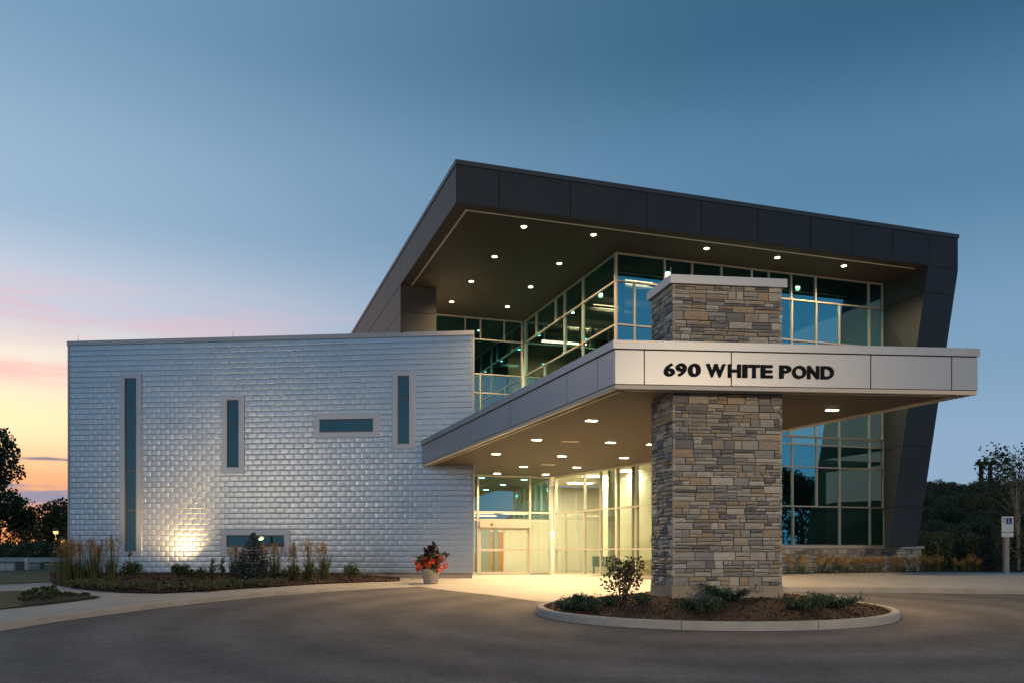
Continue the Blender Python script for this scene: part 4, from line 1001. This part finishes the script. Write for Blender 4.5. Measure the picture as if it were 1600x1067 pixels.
bt2 = copy_thing(bt_, (at(1630, 888, 40.5).x, 40.5, .3), 2.1, .95, 'second pale birch leaning behind the first beside the bank')
# trees across the drive, mirrored in the front glass
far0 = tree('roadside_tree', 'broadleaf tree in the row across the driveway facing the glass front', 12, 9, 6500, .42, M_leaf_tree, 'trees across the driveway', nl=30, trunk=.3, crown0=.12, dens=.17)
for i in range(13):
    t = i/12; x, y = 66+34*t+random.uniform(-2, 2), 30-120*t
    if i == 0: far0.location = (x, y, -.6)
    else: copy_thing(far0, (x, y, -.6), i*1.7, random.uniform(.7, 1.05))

# ------------------------------------------------------------------ things by the road
# parking sign
sx, sy = at(1572, 890, 34.6).x, 34.6; z0 = zSR(sx, sy)
PS = thing('parking_sign', 'white and blue accessible parking sign on a square post by the walk', 'sign', (sx, sy, z0))
mb = MB(); mb.box(-.085, .085, -.085, .085, -.1, 2.1); loc_link('post', mb.mesh('post', M_post), PS)
mb = MB(); mb.box(-.23, .23, -.105, -.088, 1.62, 2.22); mb.box(-.23, .23, -.104, -.088, 1.42, 1.59); pl_ = loc_link('plate', mb.mesh('plate', M_signw), PS)
mb = MB(); mb.box(-.06, .17, -.109, -.106, 1.92, 2.16); loc_link('blue_panel', mb.mesh('blue_panel', M_blue), pl_)
mb = MB(); mb.box(-.19, -.09, -.109, -.106, 2.10, 2.15); mb.box(-.19, -.12, -.109, -.106, 2.00, 2.05); loc_link('red_marking', mb.mesh('red_marking', M_signr), pl_)
mb = MB()                                                         # white figure in a wheelchair
for k in range(14):
    a0, a1 = R(150+k*17), R(150+(k+1)*17)
    mb.add([(.055+r_*math.cos(a), -.1125, 1.99+r_*math.sin(a)) for a in (a0, a1) for r_ in (.035, .05)], [(0, 1, 3, 2)])
mb.box(.03, .048, -.1125, -.1095, 2.0, 2.09); mb.box(.048, .10, -.1125, -.1095, 2.03, 2.046); mb.box(.085, .10, -.1125, -.1095, 1.955, 2.03); mb.box(.026, .052, -.1125, -.1095, 2.10, 2.128)
loc_link('symbol', mb.mesh('symbol', M_signw), pl_)
# guard rail
GR = thing('guard_rail', 'grey guard rail running before the hedge left of the wing', 'guard rail', (at(40, 880, 58).x, 58, -.05)); mb = MB()
mb.prism([(-16, -.03), (9, -.03), (9, .03), (-16, .03)], .50, .78); loc_link('rail', mb.mesh('rail', M_metal), GR)
for k in range(13): mb = MB(); mb.box(-15.5+k*2, -15.38+k*2, .035, .15, -.1, .76); loc_link('post', mb.mesh('post', M_post), GR)
CB = thing('utility_cabinet', 'low grey-green utility cabinet on the lawn before the guard rail', 'cabinet', (at(15, 895, 44).x, 44, .05)); mb = MB()
mb.box(-.5, .5, -.35, .35, -.15, .52); loc_link('body', mb.mesh('body', M_cab), CB); mb = MB(); mb.prism([(-.54, -.39), (.54, -.39), (.54, .39), (-.54, .39)], .521, .57); loc_link('lid', mb.mesh('lid', M_cab), CB)
mb = MB(); mb.box(-.42, -.02, -.365, -.352, .04, .46); mb.box(.02, .42, -.365, -.352, .04, .46); loc_link('door', mb.mesh('door', M_metal), CB)
CB2 = copy_thing(CB, (at(53, 895, 46).x, 46, .05), .2, .85, 'small utility cabinet beside the white marker post')
mb = MB(); mb.box(-.07, .07, -.07, .07, -.15, .66); mb.hexa([(-.07, -.07, .66), (.07, -.07, .66), (.07, .07, .66), (-.07, .07, .66)], [(-.02, -.02, .74), (.02, -.02, .74), (.02, .02, .74), (-.02, .02, .74)])
mp = mb.build('marker_post', M_signw); tag(mp, 'white marker post standing on the lawn between the cabinets', 'post'); mp.location = (at(41.5, 895, 44.5).x, 44.5, .05)
# street lamps
def street_lamp(label, loc, h, e, glow=M_lampglow, group=None):
    r = thing('street_lamp', label, 'street lamp', loc, group); mb = MB(); mb.tube([(0, 0, -.2), (0, 0, h)], [.09, .055], 10); loc_link('pole', mb.mesh('pole', M_sash), r)
    mb = MB(); mb.lathe([(.06, h), (.20, h+.05), (.24, h+.12), (.20, h+.30), (.06, h+.36)], 14); loc_link('head', mb.mesh('head', M_sash), r)
    mb = MB(); mb.lathe([(.05, h-.16), (.17, h-.12), (.20, h-.01), (.12, h+.0495)], 14); loc_link('lens', mb.mesh('lens', glow, smooth=True), r)
    l = bpy.data.lights.new('street_lamp_light', 'POINT'); l.energy = e; l.color = (1, .55, .2); l.shadow_soft_size = .2; o = bpy.data.objects.new('street_lamp_light', l); COL.objects.link(o); o.parent = r; o.location = (0, 0, h-.45); return r
p = at(87, 832, 78); street_lamp('orange street lamp glowing before the lower dark tree', (p.x, 78, -.1), p.z+.2, 120)
p = at(97.5, 846, 90); street_lamp('lower orange street lamp close to the end of the silver wing', (p.x, 90, -.1), p.z+.2, 120)
street_lamp('orange street lamp beyond the driveway mirrored in the low window', (-55, -48, -.6), 4.0, 150)
# car-park lights behind the camera: the shingles, the pillar and the drive catch them
def lot_light(label, loc, aim, e):
    r = thing('parking_lot_light', label, 'street lamp', loc); mb = MB(); mb.tube([(0, 0, -.2), (0, 0, 8.6)], [.11, .07], 10); loc_link('pole', mb.mesh('pole', M_sash), r)
    mb = MB(); mb.box(-.25, .25, -.05, .75, 8.6, 8.75); loc_link('head', mb.mesh('head', M_sash), r); mb = MB(); mb.box(-.2, .2, .05, .7, 8.56, 8.602); loc_link('lens', mb.mesh('lens', mat('amber_lens', (1, .8, .5), .5, emis=(1, .55, .16), estr=9)), r)
    l = bpy.data.lights.new('parking_lot_lamp', 'SPOT'); l.energy = e; l.color = (1, .72, .42); l.spot_size = R(120); l.spot_blend = .7; l.shadow_soft_size = .3
    o = bpy.data.objects.new('parking_lot_lamp', l); COL.objects.link(o); o.parent = r; o.location = (0, .4, 8.45); o.rotation_euler = Vector(aim).to_track_quat('-Z', 'Y').to_euler()
lot_light('tall car-park light pole across the driveway facing the silver wing', (-28, 1.5, -.62), (18, 34, -6.0), 1900)
lot_light('tall car-park light pole across the driveway facing the stone pillar', (13, -7, -.62), (-7, 26, -8.5), 7200)
# flood light in the bed
s_ = wpx(258); p = WL+WD*s_+WN*2.8; zf = zB(p.x, p.y)
FL = thing('flood_light', 'small black flood light among the plants washing the shingles', 'flood light', (p.x, p.y, zf+.60)); mb = MB(); mb.tube([(0, 0, -.65), (0, 0, .16)], .02, 8); loc_link('stake', mb.mesh('stake', M_sash), FL)
mb = MB(); mb.tube([(0, -.10, .14), (0, .0, .19), (0, .07, .235)], [.05, .065, .075], 12); loc_link('head', mb.mesh('head', M_sash), FL)
mb = MB(); mb.tube([(0, .072, .2363), (0, .078, .239)], .062, 12); loc_link('lens', mb.mesh('lens', M_lens), FL)
l = bpy.data.lights.new('flood_lamp', 'SPOT'); l.energy = 420; l.color = (1, .60, .25); l.spot_size = R(96); l.spot_blend = 1.0; l.shadow_soft_size = .05
o = bpy.data.objects.new('flood_lamp', l); COL.objects.link(o); o.parent = FL; o.location = (0, .10, .26); o.rotation_euler = Vector((-WN.x*2.8, -WN.y*2.8, 2.0)).to_track_quat('-Z', 'Y').to_euler()
# far post structure and house on the hill
tx = at(1540, 740, 96); TW = thing('timber_tower', 'far pair of dark posts with a crossbeam above the wooded bank', 'tower', (tx.x, 96, 5.0)); 
for sx_ in (-.5, .5): mb = MB(); mb.tube([(sx_, 0, -.5), (sx_, 0, 5.6)], [.27, .23], 8); loc_link('post', mb.mesh('post', M_bark), TW)
mb = MB(); mb.box(-1.0, 1.0, -.25, .25, 5.6, 5.95); loc_link('crossbeam', mb.mesh('crossbeam', M_bark), TW); mb = MB(); mb.box(-.6, .6, -.06, .06, 4.0, 4.15); loc_link('brace', mb.mesh('brace', M_bark), TW)
hx = at(1560, 770, 110); HS = thing('far_house', 'tiny far house with a dark roof among the trees on the bank', 'house', (hx.x, 110, 5.2)); mb = MB(); mb.box(-2.2, 2.2, -2, 2, -1, 2.6); loc_link('wall', mb.mesh('wall', M_wallh), HS)
mb = MB(); mb.add([(-2.5, -2.3, 2.55), (2.5, -2.3, 2.55), (2.5, 2.3, 2.55), (-2.5, 2.3, 2.55), (-2.5, 0, 3.8), (2.5, 0, 3.8)], [(0, 1, 5, 4), (2, 3, 4, 5), (0, 4, 3), (1, 2, 5), (0, 3, 2, 1)]); loc_link('roof', mb.mesh('roof', M_roofh), HS)
mb = MB(); mb.box(-.5, .5, -2.03, -1.99, .9, 2.0); loc_link('window', mb.mesh('window', M_panel), HS)
